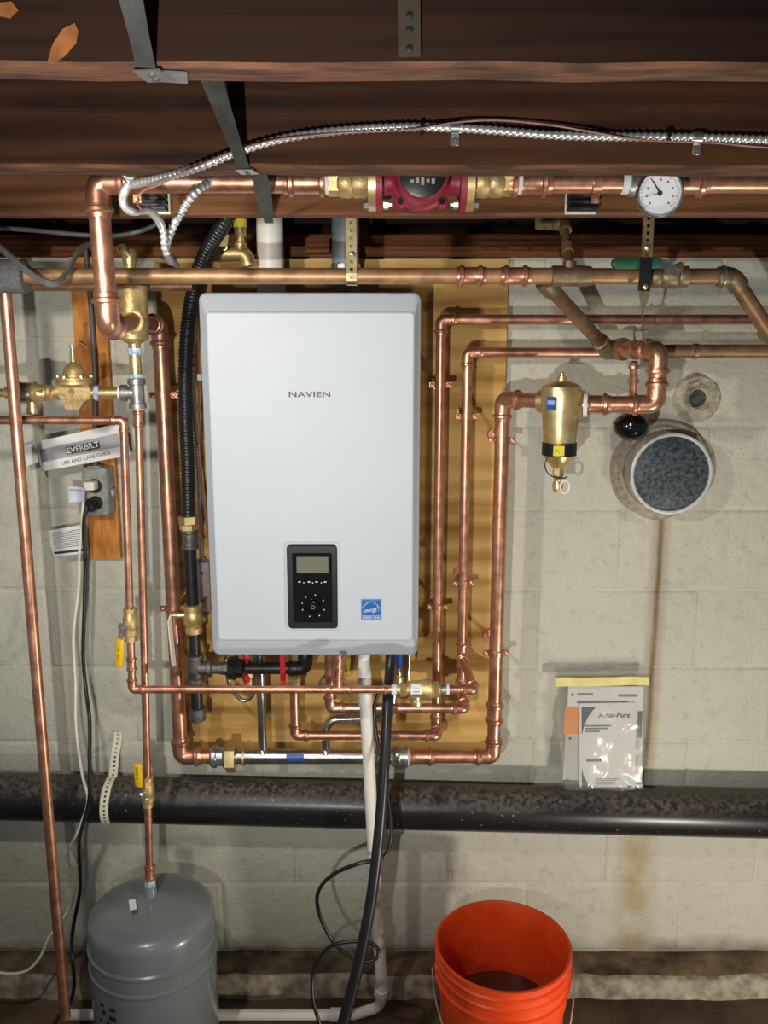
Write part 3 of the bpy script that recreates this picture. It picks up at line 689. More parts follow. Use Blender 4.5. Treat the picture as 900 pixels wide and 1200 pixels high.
for s, lab in ((-1, 'brass flanged isolation valve left of the red pump'), (1, 'brass flanged isolation valve right of the red pump')):
    b = pc + V((s * (fo + .006), 0, 0)); d = V((s, 0, 0))
    t = thing('flange_valve', lab, 'valve', b - V((0, 0, .045)), 'brass pump isolation valves')
    MB().lathe(b, d, [(0, .046), (.0, .046), (.012, .046), (.012, .025)], 28).mk('flange', brass, t)
    MB().lathe(b + d * .012, d, [(0, .022), (.005, .0245), (.022, .0245), (.026, .0225), (.03, .0245), (.046, .0235), (.050, .020)], 26).mk('body', brass_dull, t)
    MB().lathe(b + d * .060, d, [(0, .022), (.016, .022)], 6).mk('hex_end', brass_dull, t)
    MB().lathe(b + d * .076, d, [(0, .0205), (.014, .0195), (.014, .0175)], 20).mk('sealing_tape', tape, t)
    MB().lathe(b + d * .006 + V((0, -.012, -.037)), d, [(0, .0075), (.014, .0075)], 6).mk('nut', iron, t)
# dial gauge
g = W(773.5, 226.5, 1.385); gr = 0.0355
t = thing('dial_gauge', 'round chrome dial gauge with white face on the ceiling pipe', 'gauge', g - V((0, 0, gr)))
ax = V((-.10, -1, -.12)).normalized()
gx, gy, gz = frame(ax); up = (V((0, 0, 1)) - ax * V((0, 0, 1)).dot(ax)).normalized(); rt = up.cross(ax).normalized()
MB().lathe(g - ax * .022, ax, [(0, gr * .85), (.003, gr * .97), (.020, gr * .98), (.020, gr * .9)], 40).mk('case', zinc, t)
MB().ring(g, ax, [(-.006, gr * .96), (-.004, gr * 1.03), (.003, gr * 1.0), (.005, gr * .94), (.002, gr * .88), (-.004, gr * .9)], 40).mk('bezel', stainless, t)
d_ = MB().lathe(g - ax * .006, ax, [(0, gr * .92), (.0052, gr * .92)], 40).mk('dial_plate', dial, t)
mb = MB()
for k in range(41):
    a = R(-45 + 270 * k / 40); q = rt * math.cos(a) + up * math.sin(a); L_ = .09 if k % 5 else .17
    mb.tube([g - ax * .0007 + q * gr * (.84 - L_), g - ax * .0007 + q * gr * .84], .00035, 4)
mb.mk('tick_marks', ink, d_)
for k in range(0, 9):
    a = R(225 - 270 * k / 8); q = rt * math.cos(a) + up * math.sin(a); MB().box(g - ax * .0008 + q * gr * .56, (.003, .0004, .0035)).mk('numeral_mark', ink_grey, d_)
MB().tube([g + ax * .001, g + ax * .001 + (rt * -.45 + up * .62) * gr], [.0014, .0004], 6).lathe(g - ax * .0005, ax, [(0, .004), (.003, .003)], 14).mk('needle', ink, t)
MB().tube([g + ax * .0004 + rt * -.62 * gr - up * .12 * gr, g + ax * .0004], [.0003, .0008], 5).mk('second_needle', ink_grey, t)
MB().tube([g - ax * .018, V((g.x, TY, TZ))], .008, 12).mk('stem', brass, t)
tee(t, (TX(767), TY, TZ), (1, 0, 0), (0, -1, 0), .018, .010, galv, press=False)
MB().lathe((TX(736), TY, TZ), (1, 0, 0), [(0, .0165), (.012, .0165), (.02, .020), (.03, .020)], 20).mk('reducer', galv, t)

# ================================================================ brass air separator
t = thing('air_separator', 'brass cylindrical air separator with drain spout under the old copper main', 'air separator', SEP - V((0, 0, .03)))
zt = ZZ(334, 1.74) - SEP.z; zb = ZZ(397, 1.74) - SEP.z
MB().lathe(SEP, (0, 0, 1), [(zb - .010, .012), (zb - .004, .022), (zb, .0285), (-.006, .030), (.012, .0305), (zt - .010, .0305), (zt - .006, .0325), (zt - .002, .0325), (zt, .028), (zt + .012, .012), (zt + .05, .011)], 32).mk('body', brass_dull, t)
sp = SEP + V((-.006, -.004, ZZ(296, 1.74) - SEP.z))
MB().lathe(SEP + V((0, 0, zt + .04)), (0, 0, 1), [(0, .013), (.02, .015), (.028, .012)], 16).mk('vent_cap', brass, t)
hk = W(151, 300, 1.735); hk2 = W(142, 291, 1.71)
MB().tube([hk + V((.006, .006, -.012)), hk, hk2], .0085, 14, cap=False).ring(hk2, hk2 - hk, [(-.003, .006), (-.003, .0098), (0, .0098), (0, .006)], 16).mk('spout', brass, t)
MB().lathe(SEP + V((.004, -.022, -.008)), (0.03, -1, 0), [(0, .026), (.006, .026), (.008, .0225), (.008, .017)], 8).mk('inlet_hex', brass_dull, t)
MB().lathe(SEP + V((0, .024, -.010)), (0, 1, 0), [(0, .026), (.008, .026), (.010, .02)], 8).mk('outlet_hex', brass_dull, t)
MB().lathe(SEP + V((0, 0, zb - .022)), (0, 0, 1), [(0, .012), (.014, .012)], 6).mk('drain_nut', brass, t)

# ================================================================ left copper riser, manifold and right riser
LX = W(188.5, 400, 1.90).x; HZ = ZZ(886.5, 1.895)
t = thing('copper_pipe', 'thick copper riser left of the boiler between separator and manifold', 'pipe', (LX, 1.895, HZ))
run(t, [SEP + V((.002, .03, -.010)), (LX, 1.895, SEP.z - .012), (LX, 1.895, HZ), (W(256, 887, 1.895).x, 1.895, HZ)], .0168, k=1.45)
for py in (463, 713): clamp(t, (LX, 1.895, ZZ(py, 1.895)), (0, 0, 1), .0168, BY, side=(1, 0, 0))
RX = W(585.5, 600, 1.90).x
FI = V((W(657.5, 470, 1.80).x, 1.80, ZZ(471, 1.80)))
t = thing('copper_pipe', 'thick copper riser right of the boiler between manifold and brass filter', 'pipe', (RX, 1.895, HZ))
run(t, [(W(478, 887, 1.895).x, 1.895, HZ), (RX, 1.895, HZ), (RX, 1.895, FI.z), FI + V((-.030, 0.022, 0))], .0160, k=1.5)
coupling(t, (W(492, 887, 1.895).x, 1.895, HZ), (1, 0, 0), .0160, 1.2)
coupling(t, (RX, 1.895, ZZ(835, 1.895)), (0, 0, 1), .0160, .6)
for py in (516, 765): clamp(t, (RX, 1.895, ZZ(py, 1.895)), (0, 0, 1), .0160, BY, side=(1, 0, 0))
# stainless manifold
def HX(px): return W(px, 887, 1.895).x
t = thing('manifold', 'stainless steel header pipe with two risers under the boiler', 'manifold', (HX(370), 1.895, HZ - .017))
MB().tube([(HX(270), 1.895, HZ), (HX(462), 1.895, HZ)], .0175, 24).mk('header', stainless, t)
MB().lathe((HX(266), 1.895, HZ), (1, 0, 0), [(0, .038), (.022, .038), (.022, .02)], 6, twist=R(30)).mk('union_nut', brass, t)
MB().lathe((HX(284.5), 1.895, HZ), (1, 0, 0), [(0, .022), (.006, .021), (.006, .017)], 20).mk('collar', brass_dull, t)
MB().lathe((HX(247), 1.895, HZ), (1, 0, 0), [(0, .022), (.006, .027), (.014, .027), (.016, .022), (.030, .022), (.032, .027), (.036, .024)], 20).mk('adapter', zinc, t)
MB().lathe((HX(458), 1.895, HZ), (1, 0, 0), [(0, .022), (.008, .026), (.02, .026), (.022, .022), (.030, .022), (.032, .027), (.040, .027), (.042, .02)], 10).mk('adapter', zinc, t)
MB().lathe((HX(449), 1.895, HZ), (1, 0, 0), [(0, .027), (.016, .027), (.016, .02)], 6).mk('union_nut', brass, t)
MB().lathe((HX(478), 1.895, HZ), (1, 0, 0), [(0, .021), (.006, .021), (.006, .017)], 20).mk('sealing_tape', tape, t)
mb = MB(); g_ = []
for k in range(9):
    a_ = R(-8 + 6.5 * k); g_.append([V((x_, 1.895 - math.cos(a_) * rr_, HZ + math.sin(a_) * rr_)) for x_, rr_ in ((HX(336), .0176), (HX(357), .0176), (HX(357), .0179), (HX(336), .0179))])
mb.loft(g_).mk('blue_tape', blue_pl, t, label='small blue label on the header')
x = W(307, 850, 1.895).x
MB().tube([(x, 1.895, HZ + .012), (x, 1.895, bz0 + .004)], .0108, 16).lathe((x, 1.895, HZ + .010), (0, 0, 1), [(0, .015), (.008, .0125), (.010, .0108)], 16).mk('riser', stainless, t)
a = W(382, 880, 1.895); zt = ZZ(843, 1.895); b = W(459, 842, 1.91)
MB().tube(fillet([(a.x, 1.895, HZ + .012), (a.x, 1.895, zt), (b.x, 1.905, zt), (b.x + .012, 1.91, bz0 + .004)], .032, 8), .0105, 16).lathe((a.x, 1.895, HZ + .010), (0, 0, 1), [(0, .015), (.008, .0125), (.010, .0105)], 16).mk('riser', stainless, t)

# ================================================================ magnetic dirt filter
t = thing('dirt_filter', 'brass dirt separator filter with black magnetic collar and white drain loop', 'filter', (FI.x, FI.y, ZZ(577, 1.80)))
def FZ(py): return ZZ(py, 1.80) - FI.z
MB().lathe(FI, (0, 0, 1), [(FZ(536), .028), (FZ(528), .0335), (FZ(505), .0355), (FZ(480), .0395), (FZ(459), .042), (FZ(453), .040), (FZ(448.5), .028), (FZ(446), .012)], 36).mk('body', brass, t)
MB().lathe(FI, (0, 0, 1), [(FZ(447), .011), (FZ(444), .011), (FZ(443.5), .009), (FZ(441), .009), (FZ(440.5), .0055), (FZ(437), .0055), (FZ(436), .003)], 16).mk('vent_plug', brass, t)
cl = MB().lathe(FI, (0, 0, 1), [(FZ(533.5), .0345), (FZ(533), .0365), (FZ(518.5), .0365), (FZ(518), .0335)], 36).mk('magnet_collar', black_plastic, t)
MB().box(FI + V((-.008, -.0365, FZ(526))), (.023, .002, .021), bev=.0004).mk('warning_label', yellow_tag, cl, label='small yellow warning label')
MB().tube([FI + V((-.012 + q[0] * .005, -.0377, FZ(526.5) + q[1] * .005)) for q in ((-1, -.7), (0, .8), (1, -.7))], .0005, 4).mk('label_mark', ink, cl)
bl = MB().box(FI + V((-.0365, -.019, FZ(473))), (.020, .003, .026), Matrix.Rotation(R(-58), 3, 'Z') @ Matrix.Identity(3), bev=.0004)
bl = MB().box(FI + V((-.0262, -.0325, FZ(471.5))), (.022, .0022, .027), Matrix.Rotation(R(-38), 3, 'Z'), bev=.0004).mk('maker_label', blue_pl, t, label='small blue label')
MB().box(FI + V((-.0270, -.0335, FZ(470.5))), (.016, .0024, .009), Matrix.Rotation(R(-38), 3, 'Z')).mk('label_panel', mat('pale_blue', '#8fb4dc'), bl)
MB().lathe(FI + V((.024, -.010, -.004)), (1, -.45, 0), [(0, .033), (.018, .033), (.022, .028), (.022, .02)], 6, twist=R(20)).mk('hex_port', brass, t)
MB().lathe(FI + V((.044, -.018, -.004)), (1, -.3, 0), [(0, .026), (.008, .025), (.008, .0175)], 22).mk('sealing_tape', tape, t)
MB().lathe(FI + V((-.028, .020, 0)), (-1, .65, 0), [(0, .026), (.014, .025), (.016, .02)], 14).mk('inlet_port', brass, t)
MB().lathe(FI, (0, 0, 1), [(FZ(549), .010), (FZ(545), .018), (FZ(540), .027), (FZ(533), .032)], 30).mk('lower_cone', brass, t)
MB().lathe(FI, (0, 0, 1), [(FZ(557), .0125), (FZ(548), .0125)], 6).mk('drain_nut', brass, t)
MB().lathe(FI, (0, 0, 1), [(FZ(576), .009), (FZ(569), .012), (FZ(563), .008), (FZ(559), .011), (FZ(556), .011)], 18).mk('drain_cock', brass, t)
c = FI + V((.012, -.012, FZ(569)))
MB().tube([c + V((.0005 * math.cos(a * .5236) + .009 * math.cos(a * .5236), -.004, .014 * math.sin(a * .5236))) for a in range(12)], .0024, 8, closed=True).mk('drain_loop', white_pvc, t, label='white plastic loop')
MB().tube(spline([FI + V(q) for q in ((-.031, -.026, FZ(534)), (-.034, -.028, FZ(544)), (-.026, -.024, FZ(553)), (-.010, -.020, FZ(557.5)), (.010, -.020, FZ(558.5)), (.016, -.012, FZ(557)))], 6), .0014, 6).mk('tether', black_rubber, t)

# ================================================================ copper bend right of the filter, old tee and wire
t = thing('copper_bend', 'thick copper pipe bending up from the filter to the old tee', 'pipe', W(760, 490, 1.78))
P0 = FI + V((.048, -.018, -.004)); P1 = W(768.5, 474, 1.755); P2 = V((P1.x, P1.y, ZZ(411, P1.y))); P3 = W(722, 409, 1.90)
run(t, [P0, P1, P2, P3], .0175, k=1.5)
coupling(t, P0 + V((.020, -.002, 0)), P1 - P0, .0175, .4)
OT = W(712, 410, 1.92)
t = thing('old_pipe_branch', 'tarnished copper branch slanting down from the old main to a bronze tee', 'pipe', OT)
A0 = V((W(641, 336, 1.66).x, 1.655, 1.765 - .006))
MB().tube([A0, OT], .0143, 18).mk('pipe', copper_dark, t)
dd = (OT - A0).normalized()
MB().lathe(A0, dd, [(-.016, .016), (-.012, .019), (.020, .0195), (.022, .0143)], 18).mk('socket', bronze, t)
MB().lathe(OT - dd * .055, dd, [(0, .0145), (.001, .0185), (.055, .0195)], 18).mk('socket', bronze, t)
MB().tube([OT, P3.lerp(P2, .12)], .0215, 20).lathe(P3.lerp(P2, .10), P2 - P3, [(0, .024), (.012, .0245), (.014, .0185)], 20).sphere(OT, .0215).mk('tee_body', bronze, t)
OR_ = V((W(1000, 411, 1.87).x, 1.87, ZZ(411.5, 1.87)))
MB().tube([OT + V((0.02, -.02, 0)), V((W(760, 411, 1.87).x, 1.87, OR_.z)), OR_], .0143, 18).mk('pipe', copper_dark, t)
MB().lathe(V((W(812, 411, 1.87).x, 1.87, OR_.z)), (1, 0, 0), [(0, .0145), (.001, .0165), (.010, .0165), (.011, .0145)], 18).mk('joint_ring', bronze, t)
# short riser with black ball
q0 = W(743, 424, 1.83); q1 = W(741, 486, 1.86)
t = thing('ball_float', 'black rubber ball on a short copper stem behind the copper bend', 'ball valve', (q1.x, 1.86, ZZ(518, 1.86)))
MB().tube([q0, V((q1.x, 1.86, q1.z))], .0085, 14).lathe(W(742.5, 447, 1.845), (0, 0, 1), [(-.004, .0087), (-.003, .0115), (.004, .0115), (.005, .0087)], 14).lathe(W(742.7, 430, 1.835), (0, 0, 1), [(-.004, .0087), (-.003, .0115), (.004, .0115), (.005, .0087)], 14).mk('stem', copper, t)
bc = V((q1.x, 1.862, ZZ(500, 1.86)))
MB().sphere(bc, .0385, (1, 1, .82), 28, 16).ring(bc + V((0, 0, .008)), (0, 0, 1), [(-.002, .037), (-.002, .0405), (.002, .0405), (.002, .037)], 28).mk('ball', black_gloss, t)
# ================================================================ old copper main across the top
MY = 1.62; MZ = ZZ(323.5, MY); r1 = .0145
def MX(px): return W(px, 323, MY).x
t = thing('old_main_pipe', 'long aged copper main crossing just above the white boiler', 'pipe', (MX(300), MY, MZ - r1))
MB().tube([(MX(-80), MY, MZ), (MX(540), MY, MZ)], r1, 20).mk('pipe', copper_brown, t)
coupling(t, (MX(552), MY, MZ), (1, 0, 0), r1, .7); 
MB().tube([(MX(560), MY, MZ), (MX(596), MY, MZ)], r1, 20).mk('pipe', copper_brown, t)
coupling(t, (MX(604), MY, MZ), (1, 0, 0), r1, .7)
MB().tube([(MX(612), MY, MZ), (MX(655), MY, MZ)], r1 * 1.02, 20).mk('pipe', copper_brown, t)
MB().lathe((MX(646), MY, MZ), (1, 0, 0), [(0, .015), (.001, .0185), (.050, .0188), (.062, .018), (.072, .0175), (.073, .0145)], 20).lathe((MX(667), MY, MZ), (0, 0, 1), [(0, .013), (.026, .0125), (.027, .009)], 16).mk('old_tee', bronze, t)
MB().tube([(MX(690), MY, MZ), (MX(765), MY, MZ - .001)], r1, 20).mk('pipe', copper_brown, t)
MB().lathe((MX(1), MY, MZ), (1, 0, 0), [(-.2, .031), (-.05, .0315), (.046, .0305), (.0465, .015)], 22).mk('foam_sleeve', foam, t, label='dark grey foam insulation sleeve')
# branch from old tee up to the joist bay
b0 = V((MX(667), MY, MZ + .02)); b1 = W(662, 262, 1.70); b2 = W(632, 264, 1.74)
t = thing('old_branch_pipe', 'thin dark branch pipe with a pale elbow rising into the joist bay', 'pipe', b0)
MB().tube([b0, b1 - V((.002, 0, .0))], .0085, 14).lathe(b0.lerp(b1, .28), b1 - b0, [(0, .0088), (.001, .0115), (.022, .0115), (.023, .0088)], 14).mk('pipe', copper_dark, t)
elbow(t, b0, b1, b2, .0098, bronze, k=1.5, press=False)
MB().tube([b1.lerp(b2, .4), b2, b2 + V((-.004, .01, .09))], .0098, 14).mk('upper_pipe', bronze, t)
# old green-handled valve and pipe going right
t = thing('ball_valve', 'old brass ball valve with a green lever beside the hanger strap', 'valve', (MX(785), MY, MZ - .02))
MB().lathe((MX(761), MY, MZ - .001), (1, 0, 0), [(0, .0165), (.004, .0195), (.018, .0195), (.020, .0175), (.026, .0215), (.048, .0215), (.052, .0180), (.056, .0195), (.070, .0190), (.072, .0150)], 20).mk('body', bronze, t)
sv = W(794, 315, 1.603)
MB().lathe(sv, (0, -1, .3), [(-.006, .010), (.006, .010)], 6).lathe(sv, (0, -1, .3), [(.006, .0075), (.016, .0075)], 6).mk('stem_nut', bronze, t)
MB().strip([W(772, 308, 1.588), W(779, 309, 1.588), W(786, 315, 1.590), W(797, 320, 1.592)], (0, .1, 1), .017, .003).mk('lever_plate', galv, t)
hc = W(746, 308.5, 1.59); gl_ = []
for px, h in ((717, .003), (717.6, .0062), (719.5, .0088), (722, .0098), (745, .0100), (768, .0092), (774, .0080)):
    x = W(px, 308, 1.59).x; gl_.append([V((x, hc.y + y * .006, hc.z + z * h)) for y, z in ((-.6, -1), (.6, -1), (1, -.6), (1, .6), (.6, 1), (-.6, 1), (-1, .6), (-1, -.6))])
MB().loft(gl_).mk('lever_grip', green_pl, t, ang=50, label='dark green vinyl lever grip')
t = thing('old_pipe', 'aged copper pipe with elbow dropping at the right edge', 'pipe', (MX(860), MY, MZ - .15))
e1 = V((MX(858), MY, MZ - .001)); e2 = W(899, 386, 1.66); 
run(t, [(MX(803), MY, MZ - .001), e1, e2], .0150, copper_dark, bronze, press=False, k=1.3)
MB().lathe((MX(846), MY, MZ - .001), (1, 0, 0), [(0, .0205), (.0025, .0205), (.003, .015)], 20).mk('solder_ring', galv, t)
MB().tube([e2, e2 + (e2 - e1).normalized() * .16], .0150, 16).mk('drop', copper_dark, t)
q = W(897, 390, 1.80); MB().lathe(q, (-.3, -1, 0), [(0, .012), (.006, .017), (.016, .017), (.02, .012)], 18).mk('old_cap', bronze, t)
# hanger straps
t = thing('hanger_strap', 'brassy perforated strap holding the copper main over the boiler', 'strap', (MX(411), MY, MZ))
x = W(412, 300, 1.60).x
mb = MB().strip([V((x - .001, 1.606, 2.10)), V((x - .0005, 1.604, MZ + .02)), V((x, 1.603, MZ)), V((x, 1.605, MZ - .010)), V((x, 1.612, MZ - .0165))], (1, 0, 0), .0185, .0012, hole=.0055, pitch=.0135).mk('band', strap_brassy, t, smooth=False, fix=False)
MB().strip([V((x, 1.612, MZ - .0165)), V((x, 1.622, MZ - .0165)), V((x, 1.638, MZ - .004)), V((x, 1.640, 2.10))], (1, 0, 0), .0185, .0012).mk('rear_band', strap_brassy, t, smooth=False)
MB().lathe(V((x + .001, 1.602, ZZ(298, 1.602))), (0, -1, 0), [(0, .005), (.003, .005), (.005, .002)], 8).mk('screw', zinc, t)
t = thing('hanger_strap', 'brassy perforated strap with black tape below the dial gauge', 'strap', W(757, 370, 1.585))
q = W(758, 300, 1.585)
MB().strip([V((q.x, 1.588, 2.10)), V((q.x, 1.586, q.z + .03)), W(758, 302, 1.585), W(757, 318, 1.584)], (1, 0, 0), .0195, .0012, hole=.0055, pitch=.0125).mk('band', strap_brassy, t, smooth=False, fix=False)
MB().strip([W(757, 302, 1.582), W(756.5, 320, 1.581), W(754.5, 341, 1.581)], (1, 0, 0), .0215, .0030).mk('black_tape', black_rubber, t, smooth=False)
MB().loft([[W(px - h, py, 1.584 - d), W(px + h, py, 1.584 - d), W(px + h, py, 1.5855 - d), W(px - h, py, 1.5855 - d)] for px, py, h, d in ((755.5, 332, 6, .001), (755, 346, 6, .001), (754, 357, 3.5, 0), (753, 365, .8, 0))]).mk('cut_tip', strap_brassy, t, smooth=False)
for py in (290, 336): MB().lathe(W(758 if py < 300 else 756, py, 1.5815), (0, -1, 0), [(0, .005), (.002, .005), (.004, .002)], 8).mk('screw', brass, t)
t = thing('wire_tie', 'twisted rusty wire tying the copper bend to the strap', 'wire', W(753, 400, 1.74))
MB().tube([W(753, 362, 1.588), W(753, 380, 1.66), W(754, 395, 1.745), W(757, 402, 1.75)], .0020, 6).mk('hanging_wire', bronze, t)
MB().tube(spline([W(744, 399, 1.80), W(743, 388, 1.76), W(744, 384, 1.75), W(746, 388, 1.75)], 5), .0020, 6).mk('wire_hook', iron, t)
MB().tube([W(743, 388.5, 1.735), W(751, 387.5, 1.73), W(759, 386, 1.735)], .0016, 6).mk('cross_wire', iron, t)
lp = P2.lerp(P3, .52); d3 = (P3 - P2).normalized(); a3, b3, c3 = frame(d3)
MB().ring(lp, d3, [(-.005, .0178), (-.005, .0205), (.005, .0205), (.005, .0178)], 20).mk('loop', copper_brown, t)
# second pipe behind the main at left, dark duct wires
t = tag(MB().tube([(W(-60, 334, 1.80).x, 1.80, ZZ(335, 1.80)), (W(226, 334, 1.80).x, 1.80, ZZ(335, 1.80))], .0105, 16).mk('copper_pipe', copper_brown), 'second aged pipe just behind the copper main at the left', 'pipe')

# ================================================================ slim copper pipes right of the boiler
S1 = 1.928; r34 = .0111
def slim(label, topx, topy, rightpx, yb, pyb, leftpx, clamps, xl=None):
    x = W(topx, topy + 80, S1).x; zt = ZZ(topy, S1); zl = ZZ(pyb, yb); xe = W(leftpx, pyb, yb).x
    t = thing('copper_pipe', label, 'pipe', (x, S1, zl), 'slim copper supply pipes right of the boiler')
    run(t, [(W(rightpx, topy, S1).x, S1, zt), (x, S1, zt), (x, S1, zl), (x, yb, zl), (xe, yb, zl), (xe, yb, bz0 + .003)], r34, k=1.45)
    for py in clamps: clamp(t, (x, S1, ZZ(py, S1)), (0, 0, 1), r34, BY, side=(1, 0, 0))
    return t, x
tp1, X1_ = slim('slim copper pipe nearest the boiler, running off to the right at the upper level', 516, 374.5, 1010, 1.88, 862, 346, (451, 711))
tp2, X2_ = slim('slim copper pipe second from the boiler, turning right at the lower level', 546.5, 413, 1010, 1.83, 830, 387, (488, 683))

# ================================================================ front half-inch line, feed pipe and balancing valve
FY = 1.69; r12 = .0081
FZ_ = ZZ(808, FY); AZ = ZZ(492.5, FY); fx = W(155, 808, FY).x; ax_ = W(146.5, 520, FY).x
t = thing('copper_pipe', 'thin copper pipe dropping past the outlet box and crossing below the boiler', 'pipe', (fx, FY, FZ_))
vz1 = ZZ(712, FY); vz0 = ZZ(772, FY)
va = V((ax_, FY, AZ)); vb = V((fx, FY, FZ_))
run(t, [(W(-90, 492, FY).x, FY, AZ), va, vb, (W(462, 808, FY).x, FY, FZ_)], r12, k=1.6)
coupling(t, va.lerp(vb, .90), vb - va, r12, .8)
x1 = W(398, 808, FY).x
tee(t, (x1, FY, FZ_), (1, 0, 0), (0, .45, 1), r12, r12)
MB().tube([(x1, FY, FZ_), (x1 + .002, FY + .030, FZ_ + .066)], r12, 14).mk('pipe', copper, t)
coupling(t, (x1 + .001, FY + .022, FZ_ + .048), (0, .45, 1), r12, .6)
coupling(t, (W(456, 808, FY).x, FY, FZ_), (1, 0, 0), r12, .4)
def ball_valve(p, d, r, label, side, lever_dir, m_grip=yellow_pl, twist_y=-1, Ls=.062):
    """small brass ball valve on a pipe at p along d; lever on the viewer's side"""
    p, d = V(p), V(d).normalized()
    t = thing('ball_valve', label, 'valve', p - V((0, 0, .03)))
    MB().lathe(p, d, [(-.034, r), (-.034, r * 1.45), (-.026, r * 1.5), (-.024, r * 1.25), (-.020, r * 1.45), (-.010, r * 1.65), (.008, r * 1.65), (.010, r * 1.5), (.012, r * 1.75), (.022, r * 1.75), (.026, r * 1.35), (.036, r * 1.4), (.036, r)], 8 if False else 16).mk('body', brass_dull, t)
    s = p + V(side) * (r * 1.65)
    sd = V(side).normalized()
    MB().lathe(s, sd, [(-.006, .007), (.004, .007), (.004, .0035), (.012, .0035)], 12).lathe(s + sd * .008, sd, [(0, .0065), (.005, .0065)], 6).mk('stem', zinc, t)
    l0 = s + sd * .008; ld = V(lever_dir).normalized(); wd = ld.cross(sd).normalized()
    MB().strip([l0 - ld * .008, l0 + ld * .012, l0 + ld * .022 + sd * .003, l0 + ld * .040 + sd * .003], wd, .013, .002).mk('lever', zinc, t, smooth=False)
    g0 = l0 + ld * .024 + sd * .003
    loops = []
    for k, (u, h) in enumerate(((0, .0070), (.002, .0092), (Ls * .5, .0102), (Ls - .006, .0098), (Ls - .002, .0082), (Ls, .005))):
        c = g0 + ld * u; loops.append([c + wd * (h * a) + sd * (.0034 * b) for a, b in ((-1, -.6), (-.8, -1), (.8, -1), (1, -.6), (1, .6), (.8, 1), (-.8, 1), (-1, .6))])
    g_ = MB().loft(loops).mk('grip', m_grip, t, ang=50, label='bright yellow vinyl grip')
    MB().lathe(g0 + ld * Ls * .38 + sd * .0034, sd, [(0, .0028), (.0003, .0028)], 10).mk('green_dot', green_dot, g_)
    mb = MB()
    for k in range(2): mb.box(g0 + ld * Ls * .68 + wd * (-.002 + .004 * k) + sd * .0036, (.0012 if abs(ld.z) > .5 else .018, .0003, .018 if abs(ld.z) > .5 else .0012))
    mb.mk('grip_print', bronze, g_)
    return t
vd = (vb - va).normalized()
ball_valve(va.lerp(vb, .745), vd, r12 * 1.12, 'small brass ball valve with yellow lever pointing down, left of the gas line', V((-.5, -.87, 0)), V((-.10, 0, -1)))
# balancing / mixing valve at the right end
def FXp(px): return W(px, 808, FY).x
t = thing('mixing_valve', 'brass backflow valve with white label on the thin copper pipe below the boiler', 'valve', (FXp(497), FY, FZ_ - .025))
prof = [(FXp(462), .0105), (FXp(467), .0105), (FXp(467.5), .013), (FXp(480), .013), (FXp(481), .0185), (FXp(493), .019), (FXp(495), .0205), (FXp(505), .0225), (FXp(506), .018), (FXp(508), .018), (FXp(509), .014), (FXp(516), .014), (FXp(516.5), .0115)]
MB().lathe((0, FY, FZ_), (1, 0, 0), prof, 22).mk('body', brass_dull, t)
MB().lathe((FXp(469), FY, FZ_), (1, 0, 0), [(0, .0165), (.012, .0165)], 6).mk('union_nut', brass, t)
MB().lathe((FXp(507), FY, FZ_), (1, 0, 0), [(0, .0185), (.013, .0185)], 6).mk('union_nut', brass, t)
MB().lathe((FXp(517), FY, FZ_), (1, 0, 0), [(0, .0118), (.010, .0118), (.010, .0085)], 16).mk('end_fitting', galv, t)
MB().lathe((FXp(459), FY, FZ_), (1, 0, 0), [(0, .0112), (.010, .0112)], 16).lathe((FXp(523), FY, FZ_), (1, 0, 0), [(0, .0112), (.006, .0112)], 16).mk('sealing_tape', tape, t)
MB().lathe((FXp(487.5), FY - .004, FZ_ - .012), (0, 0, -1), [(0, .011), (.010, .011), (.010, .013), (.020, .0125), (.021, .009)], 18).mk('side_outlet', brass, t)
lb = MB().sheet([V((FXp(481.5), FY - .0188, FZ_ + .017)), V((FXp(493.5), FY - .0188, FZ_ + .017)), V((FXp(493.5), FY - .0192, FZ_ - .014)), V((FXp(481.5), FY - .0192, FZ_ - .014))], 3, 8, .0004, lambda u, v: V((0, (abs(v - .5) * 2) ** 2 * .010, 0))).mk('label', white_pr, t, label='white paper label')
mb = MB()
for k in range(4): mb.box((FXp(487.5), FY - .0204 + .0012 * abs(k - 1.5), FZ_ + .009 - .006 * k), (.014, .0006, .0016))
mb.mk('label_print', ink_grey, lb)
t = thing('copper_pipe', 'short copper pipe linking the brass backflow valve back to the slim riser', 'pipe', (X2_, FY, FZ_ - .01))
run(t, [(FXp(524), FY, FZ_), (X2_ + .004, FY, FZ_), (X2_, S1, ZZ(770, S1))], r12 * 1.18, k=1.3)
tee(tp2, (X2_, S1, ZZ(768, S1)), (0, 0, 1), (0, -1, 0), r34, r12 * 1.18)

# ================================================================ pressure regulator line at left
GY = 1.74; NX = SEP.x
GZ = ZZ(460.5, GY)
t = thing('tee_fitting', 'grey iron tee below the air separator with blue sealed brass nipples', 'pipe fitting', (NX, GY, GZ - .03))
MB().lathe((NX, GY, GZ - .032), (0, 0, 1), [(0, .0145), (.001, .0175), (.010, .0175), (.012, .0145), (.048, .0145), (.050, .0175), (.060, .0175), (.062, .0135)], 20).lathe((NX - .002, GY, GZ), (-1, 0, 0), [(0, .0135), (.018, .0135), (.019, .0168), (.030, .0168), (.031, .012)], 20).mk('body', galv, t)
zt = SEP.z + zb - .022 if False else ZZ(405, GY)
MB().tube([(NX, GY, GZ + .025), (NX, GY, zt + .004)], .0118, 16).mk('upper_nipple', brass, t)
MB().lathe((NX, GY, GZ + .029), (0, 0, 1), [(0, .0138), (.008, .013)], 16).mk('blue_sealant', tape_blue, t)
MB().lathe((NX, GY, zt - .018), (0, 0, 1), [(0, .0132), (.013, .0136)], 16).mk('blue_sealant', tape_blue, t)
nx1 = W(111, 460, GY).x
